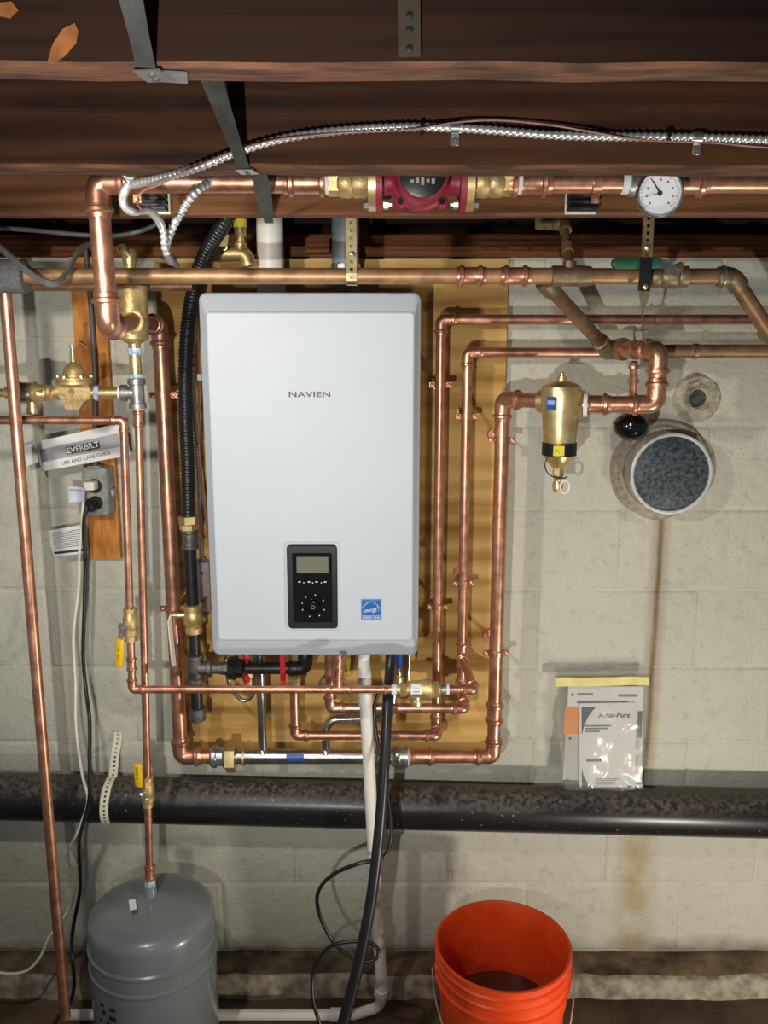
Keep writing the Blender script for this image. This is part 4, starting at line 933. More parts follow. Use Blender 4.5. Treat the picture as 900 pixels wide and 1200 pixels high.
MB().tube([(NX - .028, GY, GZ), (nx1 - .006, GY, GZ)], .0118, 16).mk('side_nipple', brass, t)
MB().lathe((NX - .031, GY, GZ), (-1, 0, 0), [(0, .0135), (.006, .013)], 16).mk('white_sealant', tape, t)
MB().lathe((nx1 + .002, GY, GZ), (1, 0, 0), [(0, .0165), (.005, .0165), (.008, .013)], 12).mk('blue_sealant', tape_blue, t)
gx = W(88, 455, GY).x
t = thing('pressure_regulator', 'bell-topped brass pressure regulator on the left feed line', 'valve', (gx, GY, ZZ(480, GY)))
def GZZ(py): return ZZ(py, GY)
MB().loft([[V((x, GY + y, z)) for x, y in ((gx - w, -d), (gx + w2, -d), (gx + w2, d), (gx - w, d))] for z, w, w2, d in ((GZZ(479), .018, .010, .014), (GZZ(470), .020, .022, .016), (GZZ(466), .026, .034, .018), (GZZ(454), .030, .036, .020), (GZZ(450), .032, .034, .024))]).mk('body', brass_dull, t, ang=20)
MB().lathe((gx, GY, 0), (0, 0, 1), [(GZZ(450), .037), (GZZ(447), .037), (GZZ(446.5), .034), (GZZ(445.5), .034), (GZZ(445), .037), (GZZ(442.5), .036), (GZZ(442), .024), (GZZ(434), .021), (GZZ(428.5), .015), (GZZ(426), .008), (GZZ(424), .006)], 28).mk('bonnet', brass_dull, t)
for k in range(6):
    a = R(60 * k + 12); MB().lathe((gx + .032 * math.cos(a), GY + .032 * math.sin(a), GZZ(443.5)), (0, 0, 1), [(0, .0045), (.006, .0045), (.007, .003)], 8).mk('bolt', brass, t)
MB().lathe((gx, GY, GZZ(425)), (0, 0, 1), [(0, .0055), (.006, .0055), (.006, .0042), (.030, .0042), (.030, .0062), (.034, .0062)], 10).mk('adjusting_screw', brass, t)
MB().lathe((gx - .026, GY, GZ + .002), (-1, 0, 0), [(0, .016), (.010, .016), (.012, .010), (.020, .010), (.021, .0145), (.028, .0145)], 14).mk('inlet_boss', brass_dull, t)
MB().strip([W(92, 399, GY - .004), W(104, 408, GY - .004)], (0, 1, .3), .008, .0012).mk('lever_tab', brass, t, smooth=False)
MB().box((gx, GY - .0212, GZ + .004), (.010, .001, .010), Matrix.Rotation(R(45), 3, 'Y')).mk('cast_mark', bronze, t)
t = thing('backflow_preventer', 'brass backflow preventer at the far left of the feed line', 'valve', (W(40, 460, GY).x, GY, GZ - .03))
def GX(px): return W(px, 460, GY).x
MB().lathe((0, GY, GZ), (1, 0, 0), [(GX(-40), .0085), (GX(6), .0085), (GX(7), .012), (GX(17), .014), (GX(18), .023), (GX(23), .0245), (GX(25), .0215), (GX(40), .0215), (GX(42), .0235), (GX(46), .0185), (GX(47), .017), (GX(56), .016), (GX(57), .0105), (GX(66), .0105)], 24).mk('body', brass, t)
MB().lathe((GX(46), GY, GZ), (1, 0, 0), [(0, .018), (.014, .018)], 6).lathe((GX(60), GY, GZ), (1, 0, 0), [(0, .0135), (.006, .0135)], 6).mk('hex_nuts', brass, t)
MB().lathe((GX(37.5), GY - .003, GZ - .018), (0, 0, -1), [(0, .0105), (.012, .0105), (.012, .0125), (.024, .012), (.024, .008)], 16).mk('vent_port', brass, t)
lb = MB().sheet([V((GX(28), GY - .0215, GZ + .016)), V((GX(39), GY - .0215, GZ + .016)), V((GX(39), GY - .022, GZ - .005)), V((GX(28), GY - .022, GZ - .005))], 3, 6, .0004, lambda u, v: V((0, (1 - v) ** 2 * .010, 0))).mk('label', white_pr, t)
mb = MB()
for k in range(3): mb.box((GX(33.5), GY - .0205 - .001 * k, GZ + .009 - .005 * k), (.014, .003, .0016))
mb.mk('label_print', ink_grey, lb)
# pipe down to the expansion tank
TKY = 1.728; tc_ = W(176, 1040, TKY); TT = tc_.z
t = thing('copper_pipe', 'thin copper pipe dropping from the grey iron tee to the expansion tank', 'pipe', (tc_.x, TKY, TT))
pa = V((NX + .001, GY, GZ - .030)); pb = V((tc_.x, TKY, TT + .010))
MB().tube([pa, pb], r12, 16).mk('pipe', copper, t)
vd = (pa - pb).normalized()
MB().lathe(pa, -vd, [(0, .0125), (.004, .0125)], 16).mk('sealing_tape', tape, t)
coupling(t, pa - vd * .022, vd, r12 * 1.1, 1.0); coupling(t, pb + vd * .026, vd, r12 * 1.15, 1.2)
MB().lathe(pb, vd, [(-.004, .0125), (.010, .0120)], 16).mk('blue_sealant', tape_blue, t)
k_ = (ZZ(928, TKY) - pb.z) / (pa.z - pb.z)
ball_valve(pb.lerp(pa, k_), -vd, r12 * 1.05, 'small brass ball valve with yellow lever pointing up, over the expansion tank', V((-.42, -.9, 0)), V((-.02, 0, 1)), Ls=.055)
# expansion tank
def TR_(z): return z - FLOOR
t = thing('expansion_tank', 'grey painted steel expansion tank standing on the floor', 'tank', (tc_.x, TKY, FLOOR))
o = V((tc_.x, TKY, 0)); r = .1405
MB().lathe(o, (0, 0, 1), [(FLOOR + .012, r - .035), (FLOOR + .022, r - .012), (FLOOR + .05, r - .001), (.272, r), (.275, r + .0025), (.281, r + .0025), (.284, r), (.316, r), (.319, r + .0028), (.325, r + .0028), (.328, r - .001), (.372, r - .001), (.385, r - .0035), (.394, r - .010), (.401, r - .022), (.408, r - .040), (.416, r - .072), (.423, r - .105), (.427, .020)], 64).mk('shell', tank_grey, t)
MB().lathe(o, (0, 0, 1), [(FLOOR, r - .02), (FLOOR + .03, r - .022)], 40).mk('base_ring', black_plastic, t)
MB().lathe(o, (0, 0, 1), [(.424, .016), (.434, .015), (TT + .006, .013)], 20).mk('threaded_boss', tank_grey, t)
MB().box(W(155.5, 1060, TKY - .055) , (.014, .028, .0006), Matrix.Rotation(R(22), 3, 'Z') @ Matrix.Rotation(R(14), 3, 'X')).mk('sticker', white_pr, t, label='small white barcode sticker')
mb = MB(); 
for k, (px, py, w_, h_) in enumerate(((120, 1176, .012, .006), (135, 1176, .016, .006), (135, 1186, .018, .010), (123, 1184, .010, .010), (131, 1194, .018, .007), (140, 1194, .008, .007), (118, 1196, .010, .006))):
    q = W(px, py, 1.62); a = math.asin(max(-1, min(1, (q.x - o.x) / (r + .0008)))); 
    mb.box((q.x, TKY - math.cos(a) * (r + .0008), q.z), (w_, .0006, h_), Matrix.Rotation(a, 3, 'Z'))
mb.mk('printed_symbols', ink, t)
# tall left copper discharge pipe
DX = W(11, 400, 1.63).x
tag(MB().tube([(DX, 1.63, MZ - .026), (DX - .001, 1.63, ZZ(800, 1.63)), (DX - .001, 1.632, ZZ(1192, 1.632))], .0111, 18).mk('discharge_pipe', copper), 'tall upright copper discharge pipe at the far left, open above the floor', 'pipe')
# ================================================================ gas line
QY = 1.87
gx0 = W(229, 783, QY).x
def QZ(py): return ZZ(py, QY)
t = thing('gas_hose', 'black corrugated gas hose curving down left of the boiler', 'hose', (gx0, QY, QZ(610)))
zn = QZ(604)
corr = [W(272, 240, 1.76), W(262, 262, 1.77), W(245, 290, 1.80), W(231, 325, 1.83), W(221.5, 372, 1.86), W(217.5, 425, QY), W(217.5, 485, QY), W(220, 545, QY), V((gx0 + .001, QY, zn + .04)), V((gx0, QY, zn - .004))]
corrugated(corr, .0155).mk('hose', black_rubber, t, ang=70)
MB().lathe((gx0, QY, zn), (0, 0, -1), [(0, .017), (.001, .023), (.018, .023), (.019, .021)], 6, twist=R(10)).lathe((gx0, QY, zn - .020), (0, 0, -1), [(0, .0215), (.012, .0215), (.014, .018)], 6, twist=R(30)).mk('hose_nut', brass, t)
t = thing('gas_pipe', 'black iron gas pipe with tee, drip leg and elbow into the boiler', 'pipe', (gx0, QY, QZ(846)))
zc0 = QZ(621)
MB().lathe((gx0, QY, zc0), (0, 0, -1), [(0, .0145), (.0, .0195), (.006, .0195), (.008, .0175), (.034, .0175), (.036, .0195), (.042, .0195), (.042, .0135)], 20).mk('coupling', iron, t)
MB().tube([(gx0, QY, QZ(642)), (gx0, QY, QZ(712))], .0140, 18).mk('upper_nipple', black_iron, t)
MB().tube([(gx0, QY, QZ(740)), (gx0, QY, QZ(772))], .0135, 18).mk('middle_nipple', black_iron, t)
tz = QZ(783)
MB().lathe((gx0, QY, tz - .034), (0, 0, 1), [(0, .0145), (.001, .0205), (.010, .0205), (.012, .0175), (.056, .0175), (.058, .0205), (.067, .0205), (.068, .0140)], 20).lathe((gx0, QY, tz), (1, 0, 0), [(0, .0165), (.026, .0165), (.028, .0205), (.038, .0205), (.039, .0140)], 20).mk('tee', iron, t)
MB().tube([(gx0, QY, tz - .03), (gx0, QY, QZ(838))], .0138, 18).mk('drip_leg', black_iron, t)
MB().lathe((gx0, QY, QZ(829)), (0, 0, -1), [(0, .0140), (.001, .0195), (.010, .0200), (.030, .0195), (.033, .0160)], 20).mk('cap', iron, t)
def QX(px): return W(px, 782, QY).x
MB().tube([(QX(246), QY, tz), (QX(268), QY, tz)], .0130, 18).mk('side_nipple', iron, t)
MB().lathe((QX(258), QY, tz), (1, 0, 0), [(0, .016), (.020, .018), (.020, .016)], 8).mk('union_end', iron, t)
MB().lathe((QX(268), QY, tz), (1, 0, 0), [(0, .0265), (.018, .0265), (.020, .022), (.034, .021), (.036, .014)], 8, twist=R(22)).mk('union_nut', black_iron, t)
ex = QX(358)
MB().tube([(QX(288), QY, tz), (ex - .02, QY, tz)], .0138, 18).mk('cross_pipe', black_iron, t)
elbow(t, (ex - .1, QY, tz), (ex, QY, tz), (ex, QY, tz + .1), .0145, black_iron, k=1.4, press=False)
MB().tube([(ex, QY, tz + .02), (ex, QY, bz0 + .004)], .0138, 18).mk('boiler_nipple', black_iron, t)
t = thing('gas_valve', 'brass gas ball valve with pale lever on the black gas line', 'valve', (gx0, QY, QZ(745)))
MB().lathe((gx0, QY, QZ(742)), (0, 0, 1), [(0, .0145), (.001, .0185), (.014, .0190), (.016, .0165), (.022, .0215), (.040, .0225), (.048, .0215), (.054, .0185), (.055, .0215), (.068, .0215), (.069, .0145)], 16, twist=R(11)).mk('body', brass_dull, t)
s = V((gx0 - .021, QY - .006, QZ(720)))
MB().lathe(s, (-1, -.15, 0), [(-.006, .007), (.012, .0065), (.012, .004), (.022, .004)], 12).mk('stem', brass, t)
l0 = s + V((-.020, -.004, 0))
MB().strip([l0 + V((.006, 0, .004)), l0 + V((-.006, 0, .002)), l0 + V((-.010, -.002, -.012)), l0 + V((-.008, -.004, -.05)), l0 + V((-.004, -.006, -.118))], (0.25, 1, 0), .015, .0035).mk('lever', cream, t, smooth=False)
MB().lathe(l0 + V((-.002, 0, .002)), (-1, -.15, 0), [(-.002, .006), (.005, .006)], 6).mk('lever_nut', zinc, t)

# ================================================================ fittings under the boiler
def below(name, label, cat, px, py): return thing(name, label, cat, W(px, py, 1.85))
t = below('service_valve', 'small service valve with red handles under the boiler left', 'valve', 289, 800)
q = W(291, 790, 1.90)
MB().tube([(q.x, 1.905, bz0 + .003), (q.x, 1.905, q.z - .03)], .011, 14).lathe((q.x, 1.905, q.z + .005), (0, 0, 1), [(-.012, .015), (.012, .015)], 6).mk('body', brass_dull, t)
for py in (769, 796): MB().sphere(W(288.5, py, 1.84), .0095, (1, .7, 1.05), 12, 8).mk('handle_knob', red_plastic, t, label='red knob')
MB().tube([W(288.5, 769, 1.84), W(289.5, 782, 1.885), W(288.5, 796, 1.84)], .004, 8).mk('handle_bar', red_plastic, t)
t = tag(MB().loft([rr(W(328.5, 786, 1.86).x, W(334.5, 786, 1.86).x, ZZ(805, 1.86), bz0 - .002, .003, y) for y in (1.855, 1.861)]).mk('red_lever', red_plastic), 'flat red valve lever hanging beneath the boiler behind the gas pipe', 'lever')
t = below('flexible_loop', 'thin grey steel hose looped beneath the boiler', 'hose', 285, 822)
MB().tube(spline([V((W(262, 775, 1.92).x, 1.92, bz0 + .003)), W(267, 795, 1.92), W(276, 813, 1.92), W(285, 821, 1.92), W(294, 817, 1.92), W(298, 803, 1.92), V((W(299, 780, 1.92).x, 1.92, bz0 + .003))], 8), .0048, 10).mk('hose', stainless, t)
t = below('brass_stub', 'brass stub with yellow ring above the copper riser', 'pipe fitting', 346, 800)
x = W(346, 800, 1.88).x
MB().lathe((x, 1.88, ZZ(803, 1.88)), (0, 0, 1), [(0, .0125), (.012, .014), (.014, .017), (.030, .017), (.032, .0125), (.06, .0125), (.16, .012)], 8).mk('body', brass_dull, t)
t = tag(MB().box(W(406.5, 781, 1.86), (.014, .001, .040), Matrix.Rotation(R(6), 3, 'Y')).mk('yellow_tag', yellow_tag, smooth=False), 'yellow paper tag hanging beneath the boiler', 'tag')
t = below('drain_valve', 'dark brass drain valve behind the copper tee', 'valve', 386, 800)
q = W(386, 797, 1.90); MB().lathe(q, (-.2, -1, 0), [(0, .012), (.012, .019), (.030, .019), (.034, .012)], 16).tube([q + V((0, .012, 0)), V((q.x, 1.915, bz0 + .003))], .010, 12).mk('body', bronze, t)
t = below('service_valve', 'small brass service valve with blue handle under the boiler right', 'valve', 468, 790)
q = W(467, 790, 1.87)
MB().loft([rr(W(464, 770, 1.85).x, W(471.5, 770, 1.85).x, ZZ(783, 1.85), bz0 - .001, .003, y) for y in (1.845, 1.853)]).mk('handle', blue_pl, t, label='blue plastic handle')
MB().lathe((q.x, 1.885, ZZ(806, 1.885)), (0, 0, 1), [(0, .009), (.014, .009), (.015, .013), (.03, .013), (.031, .009), (.12, .009)], 12).mk('body', brass, t)
t = tag(MB().tube(spline([V((W(479, 765, 1.86).x, 1.86, bz0 + .003)), W(479.5, 780, 1.86), W(478.5, 788, 1.86), W(479, 797, 1.86)], 5), .003, 8).mk('thin_steel_rod', stainless), 'thin steel rod hanging beneath the right end of the boiler', 'rod')
t = thing('junction_box', 'small grey metal junction box on the plywood behind the gas pipe', 'junction box', W(232, 715, 2.0))
a = W(218, 660, 1.975); b = W(246, 716, 1.975)
MB().loft([rr(a.x, b.x, b.z, a.z, .003, y) for y in (BY - .001, 1.978)]).mk('box', galv, t)
MB().loft([rr(a.x - .001, b.x + .001, b.z - .001, a.z + .001, .003, y) for y in (1.978, 1.975)]).mk('cover', zinc, t)
MB().lathe(W(236, 660, 1.995), (0, 0, 1), [(0, .010), (.012, .010), (.013, .0075)], 14).mk('connector', zinc, t)
for py in (672, 704): MB().lathe(W(237, py, 1.975), (0, -1, 0), [(0, .004), (.002, .003)], 8).mk('screw', iron, t)

# ================================================================ condensate: white pvc, black hose, thin black cord
t = thing('condensate_pipe', 'white plastic condensate pipe running from boiler to floor and left', 'pipe', W(447, 1180, 1.85))
c0 = V((W(427, 775, 1.80).x, 1.80, bz0 + .003)); c1 = W(427.5, 806, 1.80)
MB().lathe(c0, (0, 0, -1), [(0, .014), (.022, .0135), (.05, .0145), (.062, .016), (.080, .016), (.082, .0125)], 18).mk('trap_adapter', white_pvc, t)
c2 = W(448, 1165, 1.855)
MB().tube([c1 + V((0, 0, .01)), W(432.5, 900, 1.81), W(440, 1040, 1.835), c2], .0142, 16).mk('drop_pipe', white_pvc, t)
MB().lathe(c1 + V((.001, 0, -.01)), (0.02, 0, -1), [(0, .0135), (.001, .0162), (.030, .0158), (.033, .0135)], 16).mk('coupling', white_pvc, t)
c3 = W(444, 1180, 1.87); c4 = V((W(415, 1196, 1.87).x, 1.873, FLOOR + .0145)); c5 = V((W(80, 1196, 1.87).x, 1.873, FLOOR + .0145))
MB().lathe(W(447.2, 1158, 1.853), c3 - c2, [(0, .0135), (.001, .0165), (.024, .0165), (.025, .0135)], 16).mk('socket', white_pvc, t)
MB().tube(fillet([c2, c3, c4, c5], .03, 6), .0132, 16).mk('floor_pipe', white_pvc, t)
MB().lathe(c4 + V((-.03, 0, 0)), (-1, 0, 0), [(0, .0135), (.001, .0165), (.03, .0165), (.031, .0135)], 16).mk('floor_coupling', white_pvc, t)
t = thing('drain_hose', 'thick black rubber hose hanging from the boiler to the floor', 'hose', W(400, 1200, 1.55))
MB().tube(spline([V((W(458, 765, 1.80).x, 1.80, bz0 + .003)), W(457, 785, 1.78), W(455, 808, 1.745), W(453.5, 835, 1.72), W(450, 900, 1.69), W(444, 980, 1.66), W(434, 1060, 1.63), W(419, 1135, 1.60), W(402, 1200, 1.57), W(394, 1230, 1.555)], 8), [.0108 + .0022 * k / 72 for k in range(73)], 16).mk('hose', black_rubber, t)
t = tag(cable('power_cord', [(447, 800, 1.83), (439, 830, 1.82), (441, 860, 1.80), (450, 910, 1.76), (457, 955, 1.74), (458, 985, 1.72), (448, 1005, 1.70), (420, 1012, 1.69), (390, 1025, 1.70), (373, 1045, 1.70), (374, 1070, 1.70), (388, 1100, 1.70), (405, 1118, 1.69), (425, 1127, 1.68), (440, 1124, 1.68), (443, 1112, 1.69), (430, 1104, 1.70), (405, 1104, 1.70), (383, 1112, 1.70), (369, 1135, 1.70), (366, 1165, 1.68), (373, 1195, 1.66), (380, 1215, 1.65)], .0044, black_rubber), 'thin black cord looping round the hose below the boiler', 'cord')

# ================================================================ outlet box, plugs, cords, papers
OY = 1.972
a = W(95, 548, OY); b = W(129.5, 604, OY)
t = thing('outlet_box', 'grey metal outlet box on the orange plank with two plugs in', 'outlet', V(((a.x + b.x) / 2, 2.0, b.z)))
MB().loft([rr(a.x, b.x, b.z, a.z, .007, y) for y in (2.0195, OY + .003)] + [rr(a.x + .002, b.x - .002, b.z + .002, a.z - .002, .006, OY)]).mk('box', box_metal, t)
fc = MB().loft([rr(a.x + .003, b.x - .003, b.z + .003, a.z - .003, .005, y) for y in (OY, OY - .003)]).mk('face_plate', box_metal, t)
for py in (569.5, 589.5):
    q = W(111 if py < 580 else 112, py, OY - .003); MB().lathe(q, (0, -1, 0), [(0, .017), (.0015, .0165)], 20).mk('socket', black_plastic, fc)
MB().lathe(W(112, 579, OY - .003), (0, -1, 0), [(0, .0035), (.0012, .003)], 8).mk('screw', zinc, fc)
MB().box(W(112, 547, OY + .018), (.030, .026, .008), bev=.001).mk('cable_connector', galv, t)
MB().box(W(133, 577, OY + .02), (.010, .014, .020), bev=.002).mk('side_knockout', galv, t)
t = thing('white_plug', 'white plug in the upper outlet socket with its long cream cord', 'plug', W(105, 569, 1.95))
q = W(106.5, 569, OY - .016)
MB().box(q, (.026, .026, .020), Matrix.Rotation(R(-8), 3, 'Z'), bev=.003, seg=2).mk('plug_body', cream, t)
wc = MB().tube(spline([q + V((-.014, -.008, -.006)), W(97.5, 590, 1.94), W(96, 615, 1.94), W(93, 650, 1.945), W(92, 690, 1.945), W(86, 745, 1.94), W(88.5, 800, 1.92), W(89, 850, 1.89), W(96, 905, 1.86), W(103, 937, 1.85), W(95, 965, 1.86), W(84, 988, 1.87), W(80, 995, 1.87)], 8), .0036, 8).mk('cord', cream, t, ang=60)
a = W(79, 994, 1.87); b = W(88, 1018, 1.87); d = (b - a).normalized()
MB().tube([a, a + d * .006, a.lerp(b, .5), b - d * .006, b], [.005, .0095, .0115, .0095, .005], 10).mk('inline_switch', cream, t, label='cream inline switch')
MB().box(W(81.5, 1008, 1.857), (.006, .004, .012), bev=.001).mk('switch_rocker', white_pr, t)
MB().tube(spline([b, W(88, 1030, 1.87), W(85, 1055, 1.87), W(72, 1080, 1.86), W(58, 1098, 1.85), W(48, 1120, 1.84), W(34, 1136, 1.83), W(15, 1141, 1.82), W(-10, 1138, 1.81), W(-60, 1125, 1.80)], 8), .0036, 8).mk('lower_cord', cream, t, ang=60)
tg = MB().sheet([W(80, 570, 1.935), W(99, 572, 1.935), W(97.5, 588.5, 1.93), W(81, 589, 1.93)], 5, 4, .0005, lambda u, v: V((0, .006 * math.sin(3 * u), 0))).mk('cord_tag', mat('blue_grey_tag', '#b9c2ce'), t, label='small printed cord tag')
mb = MB()
for k in range(5): mb.sheet([W(81.5, 573.5 + 3.1 * k, 1.9335), W(95, 574.8 + 2.7 * k, 1.9335), W(95, 575.8 + 2.7 * k, 1.933), W(81.5, 574.7 + 3.1 * k, 1.933)], 4, 1, .0003, lambda u, v: V((0, .006 * math.sin(3 * u * .75 + .2), 0)))
mb.mk('tag_print', ink_grey, tg)
t = thing('black_plug', 'round black plug in the lower outlet socket with its long black cord', 'plug', W(108, 595, 1.95))
q = W(108.5, 591, OY - .004)
MB().lathe(q, (-.12, -1, -.1), [(0, .016), (.010, .0165), (.022, .013), (.026, .008)], 18).mk('plug_body', black_plastic, t)
MB().tube(spline([q + V((-.006, -.024, -.002)), W(101.5, 594, 1.935), W(99, 605, 1.935), W(98, 625, 1.94), W(100, 660, 1.945), W(98.5, 720, 1.945), W(97.5, 770, 1.94), W(101, 810, 1.925), W(105, 845, 1.885), W(105, 900, 1.85), W(104, 940, 1.845), W(93, 985, 1.87), W(94, 1040, 1.88), W(86, 1085, 1.87), W(84, 1115, 1.85), W(87, 1150, 1.80), W(82, 1175, 1.76), W(68, 1192, 1.74), W(60, 1210, 1.73)], 8), .0046, 8).mk('cord', black_rubber, t, ang=60)
t = tag(MB().tube([V((W(107, 365, 2.005).x - .004, 2.005, 1.86)), W(107, 365, 2.005), W(111, 430, 2.002), W(111.5, 500, 1.99), W(112, 548, 1.992)], .0055, 10).mk('feed_cable', grey_cable), 'dark grey cable running down the plank into the outlet box', 'cable')
t = thing('care_guide', 'folded grey and white care guide tucked behind the thin copper pipe', 'booklet', W(90, 550, 1.98))
gc = [W(36, 519, 1.955), W(147, 494.5, 1.985), W(153, 533, 1.985), W(43, 553.5, 1.955)]
bend = lambda u, v: V((0, .030 * max(0, (.12 - u) / .12) ** 2, 0))
cv = MB().sheet(gc, 24, 6, .004, bend).mk('cover', paper, t)
def on(u, v, lift=.0046): 
    tl, tr, br, bl = gc; p = tl.lerp(tr, u).lerp(bl.lerp(br, u), v) + bend(u, v); n = (tr - tl).cross(bl - tl).normalized(); n = -n if n.y > 0 else n
    return p + n * lift
def onpatch(u0, v0, u1, v1, lift, n=16):
    mb = MB()
    g = [[on(u0 + (u1 - u0) * k / n, v, lift) for v in (v0, v1)] + [on(u0 + (u1 - u0) * k / n, v, lift - .0003) for v in (v1, v0)] for k in range(n + 1)]
    return mb.loft(g)
gyaw = math.atan2(gc[1].y - gc[0].y, gc[1].x - gc[0].x)
onpatch(.035, .28, .99, .70, .0044).mk('grey_band', paper_grey, cv)
onpatch(.06, .28, .14, .70, .0048, 6).mk('dark_block', ink_grey, cv)
ga = math.atan2(gc[1].z - gc[0].z, gc[1].x - gc[0].x)
onpatch(.35, .38, .70, .62, .0048, 4).mk('brand_block', ink, cv)
o = text('EVERBILT', .0180, on(.525, .50, .0054), white_pr, cv, rot=-ga, sx=1.0, bold=.0003, yaw=gyaw)
o = text('USE AND CARE GUIDE', .0112, on(.54, .84, .0050), ink, cv, rot=-ga, sx=1.0, yaw=gyaw)
MB().sheet([W(26, 524, 1.99), W(40, 519, 1.985), W(46, 541, 1.985), W(32, 546, 1.99)], 2, 2, .002).mk('back_flap', paper, t)
t = thing('instruction_slip', 'small white printed slip with black footer below the outlet box', 'paper', W(80, 650, 1.99))
sc = [W(55.5, 622, 1.985), W(102, 614, 1.99), W(103.5, 648, 1.985), W(64, 652, 1.978)]
pg = MB().sheet(sc, 6, 6, .001, lambda u, v: V((0, -.004 * math.sin(3.1 * v), 0))).mk('page', paper, t)
def so(u, v, lift=.0014):
    tl, tr, br, bl = sc; return tl.lerp(tr, u).lerp(bl.lerp(br, u), v) + V((0, -.004 * math.sin(3.1 * v) - lift, 0))
mb = MB()
for k in range(9): v = .13 + .068 * k; mb.sheet([so(.10, v), so(.86 - .1 * (k % 4 == 3), v), so(.86 - .1 * (k % 4 == 3), v + .024), so(.10, v + .024)], 2, 1, .0002)
mb.mk('print_lines', ink_grey, pg)
MB().sheet([so(.03, .82), so(.99, .82), so(.99, .91), so(.03, .91)], 2, 1, .0003).mk('black_footer', ink, pg)

# ================================================================ bag of manuals on the drain pipe
bz = drain_at(705).z + .056
def PB(px, py, Y=1.985): return W(px, py, Y)
t = thing('zip_bag', 'clear zip bag with yellow seal leaning on the wall over the drain pipe', 'plastic bag', (PB(705, 925).x, 1.985, bz))
c4 = [W(649, 783, 2.022), W(756, 779, 2.022), V((W(752, 926, 1.975).x, 1.975, bz + .003)), V((W(660, 926, 1.975).x, 1.975, bz + .003))]
wr = lambda u, v: V((.003 * math.sin(9 * v + 4 * u), -.006 * math.sin(math.pi * u) * math.sin(math.pi * min(1, v * 1.1)) - .002 * math.sin(13 * u + 5 * v) - .0015 * math.sin(21 * v - 9 * u), 0))
MB().sheet([p + V((0, -.011, 0)) for p in c4], 28, 32, .0002, wr).mk('front_film', bag_m, t, ang=80)
MB().sheet([p + V((0, .003, 0)) for p in c4], 10, 10, .0002).mk('rear_film', bag_m, t, ang=80)
MB().sheet([W(650, 794, 2.004), W(760, 792.5, 2.004), W(760, 802, 2.001), W(650, 804.5, 2.001)], 14, 2, .005, lambda u, v: V((0, .0012 * math.sin(17 * u), .0006 * math.sin(11 * u)))).mk('zip_seal', mat('pale_yellow', '#e6d98a', 0, .4), t, label='pale yellow zip seal')
def page(px4, Ys, m, name, parent, th=.003): return MB().sheet([W(px4[k][0], px4[k][1], Ys[k]) for k in range(4)], 2, 2, th).mk(name, m, parent, smooth=False)
def inpage(px4, Ys, u0, v0, u1, v1, lift):
    q = [W(px4[k][0], px4[k][1], Ys[k]) for k in range(4)]
    f = lambda u, v: q[0].lerp(q[1], u).lerp(q[3].lerp(q[2], u), v) + V((0, -lift, 0))
    return [f(u0, v0), f(u1, v0), f(u1, v1), f(u0, v1)]
b1 = thing('manual', 'white punched manual with orange band at the back of the zip bag', 'booklet', (PB(705, 925).x, 1.985, bz))
m4 = [(666, 804), (754, 804), (751, 923), (659, 920)]; mY = (2.016, 2.016, 1.986, 1.986)
pg = page(m4, mY, paper, 'cover', b1)
MB().sheet(inpage(m4, mY, -.03, .20, .16, .48, .0034), 1, 1, .0003).mk('orange_band', orange_pr, pg)
MB().sheet(inpage(m4, mY, .16, .20, .22, .48, .0036), 1, 1, .0003).mk('navy_band', navy, pg)
MB().sheet(inpage(m4, mY, .93, .24, .99, .50, .0034), 1, 1, .0003).mk('navy_edge', navy, pg)
MB().sheet(inpage(m4, mY, 0, .94, 1, 1, .0034), 1, 1, .0003).mk('navy_foot', navy, pg)
mb = MB()
for u0, v0, u1, v1 in ((.12, .065, .33, .085), (.66, .075, .92, .10), (.12, .14, .80, .165)): mb.sheet(inpage(m4, mY, u0, v0, u1, v1, .0034), 1, 1, .0002)
mb.mk('heading_print', ink_grey, pg)
for v in (.08, .52, .94):
    q = inpage(m4, mY, .06, v, .06, v, .0034)[0]; MB().lathe(q, (0, -1, 0), [(0, .0035), (.0006, .0035)], 10).mk('punch_hole', ink, pg)
b2 = thing('manual', 'smaller white filter manual with navy corner at the front of the zip bag', 'booklet', (PB(710, 925).x, 1.98, bz))
n4 = [(678.5, 824), (744.5, 823), (744, 926.5), (679, 926.5)]; nY = (2.006, 2.006, 1.978, 1.978)
pg = page(n4, nY, paper, 'cover', b2)
def corner(pts, name, m):
    q = [inpage(n4, nY, u, v, u, v, .0034)[0] for u, v in pts]; MB().prism(q, (0, -.0003, 0)).mk(name, m, pg, smooth=False)
corner([(.04, .04), (.30, .04), (.22, .09), (.14, .17), (.08, .26), (.05, .34), (.04, .34)], 'navy_corner', navy)
corner([(.04, .74), (.07, .82), (.13, .89), (.24, .96), (.04, .96)], 'navy_corner', navy)
q4 = [W(n4[k][0], n4[k][1], nY[k]) for k in range(4)]
lean = math.atan2(nY[0] - nY[2], q4[0].z - q4[3].z)
text('Aqua-Pure', .0185, inpage(n4, nY, .62, .135, .62, .135, .0048)[0], ink, pg, shear=.2, sx=.98, tilt=-lean)
mb = MB()
for u0, v0, u1, v1 in ((.10, .245, .56, .262), (.10, .275, .50, .292), (.10, .308, .36, .325), (.12, .632, .42, .662), (.28, .855, .72, .862), (.28, .875, .66, .882), (.28, .895, .60, .902), (.28, .915, .64, .922)): mb.sheet(inpage(n4, nY, u0, v0, u1, v1, .0034), 1, 1, .0002)
mb.mk('cover_print', ink_grey, pg)
MB().sheet(inpage(n4, nY, .86, .935, .94, .955, .0034), 1, 1, .0003).mk('maker_mark', ink, pg)

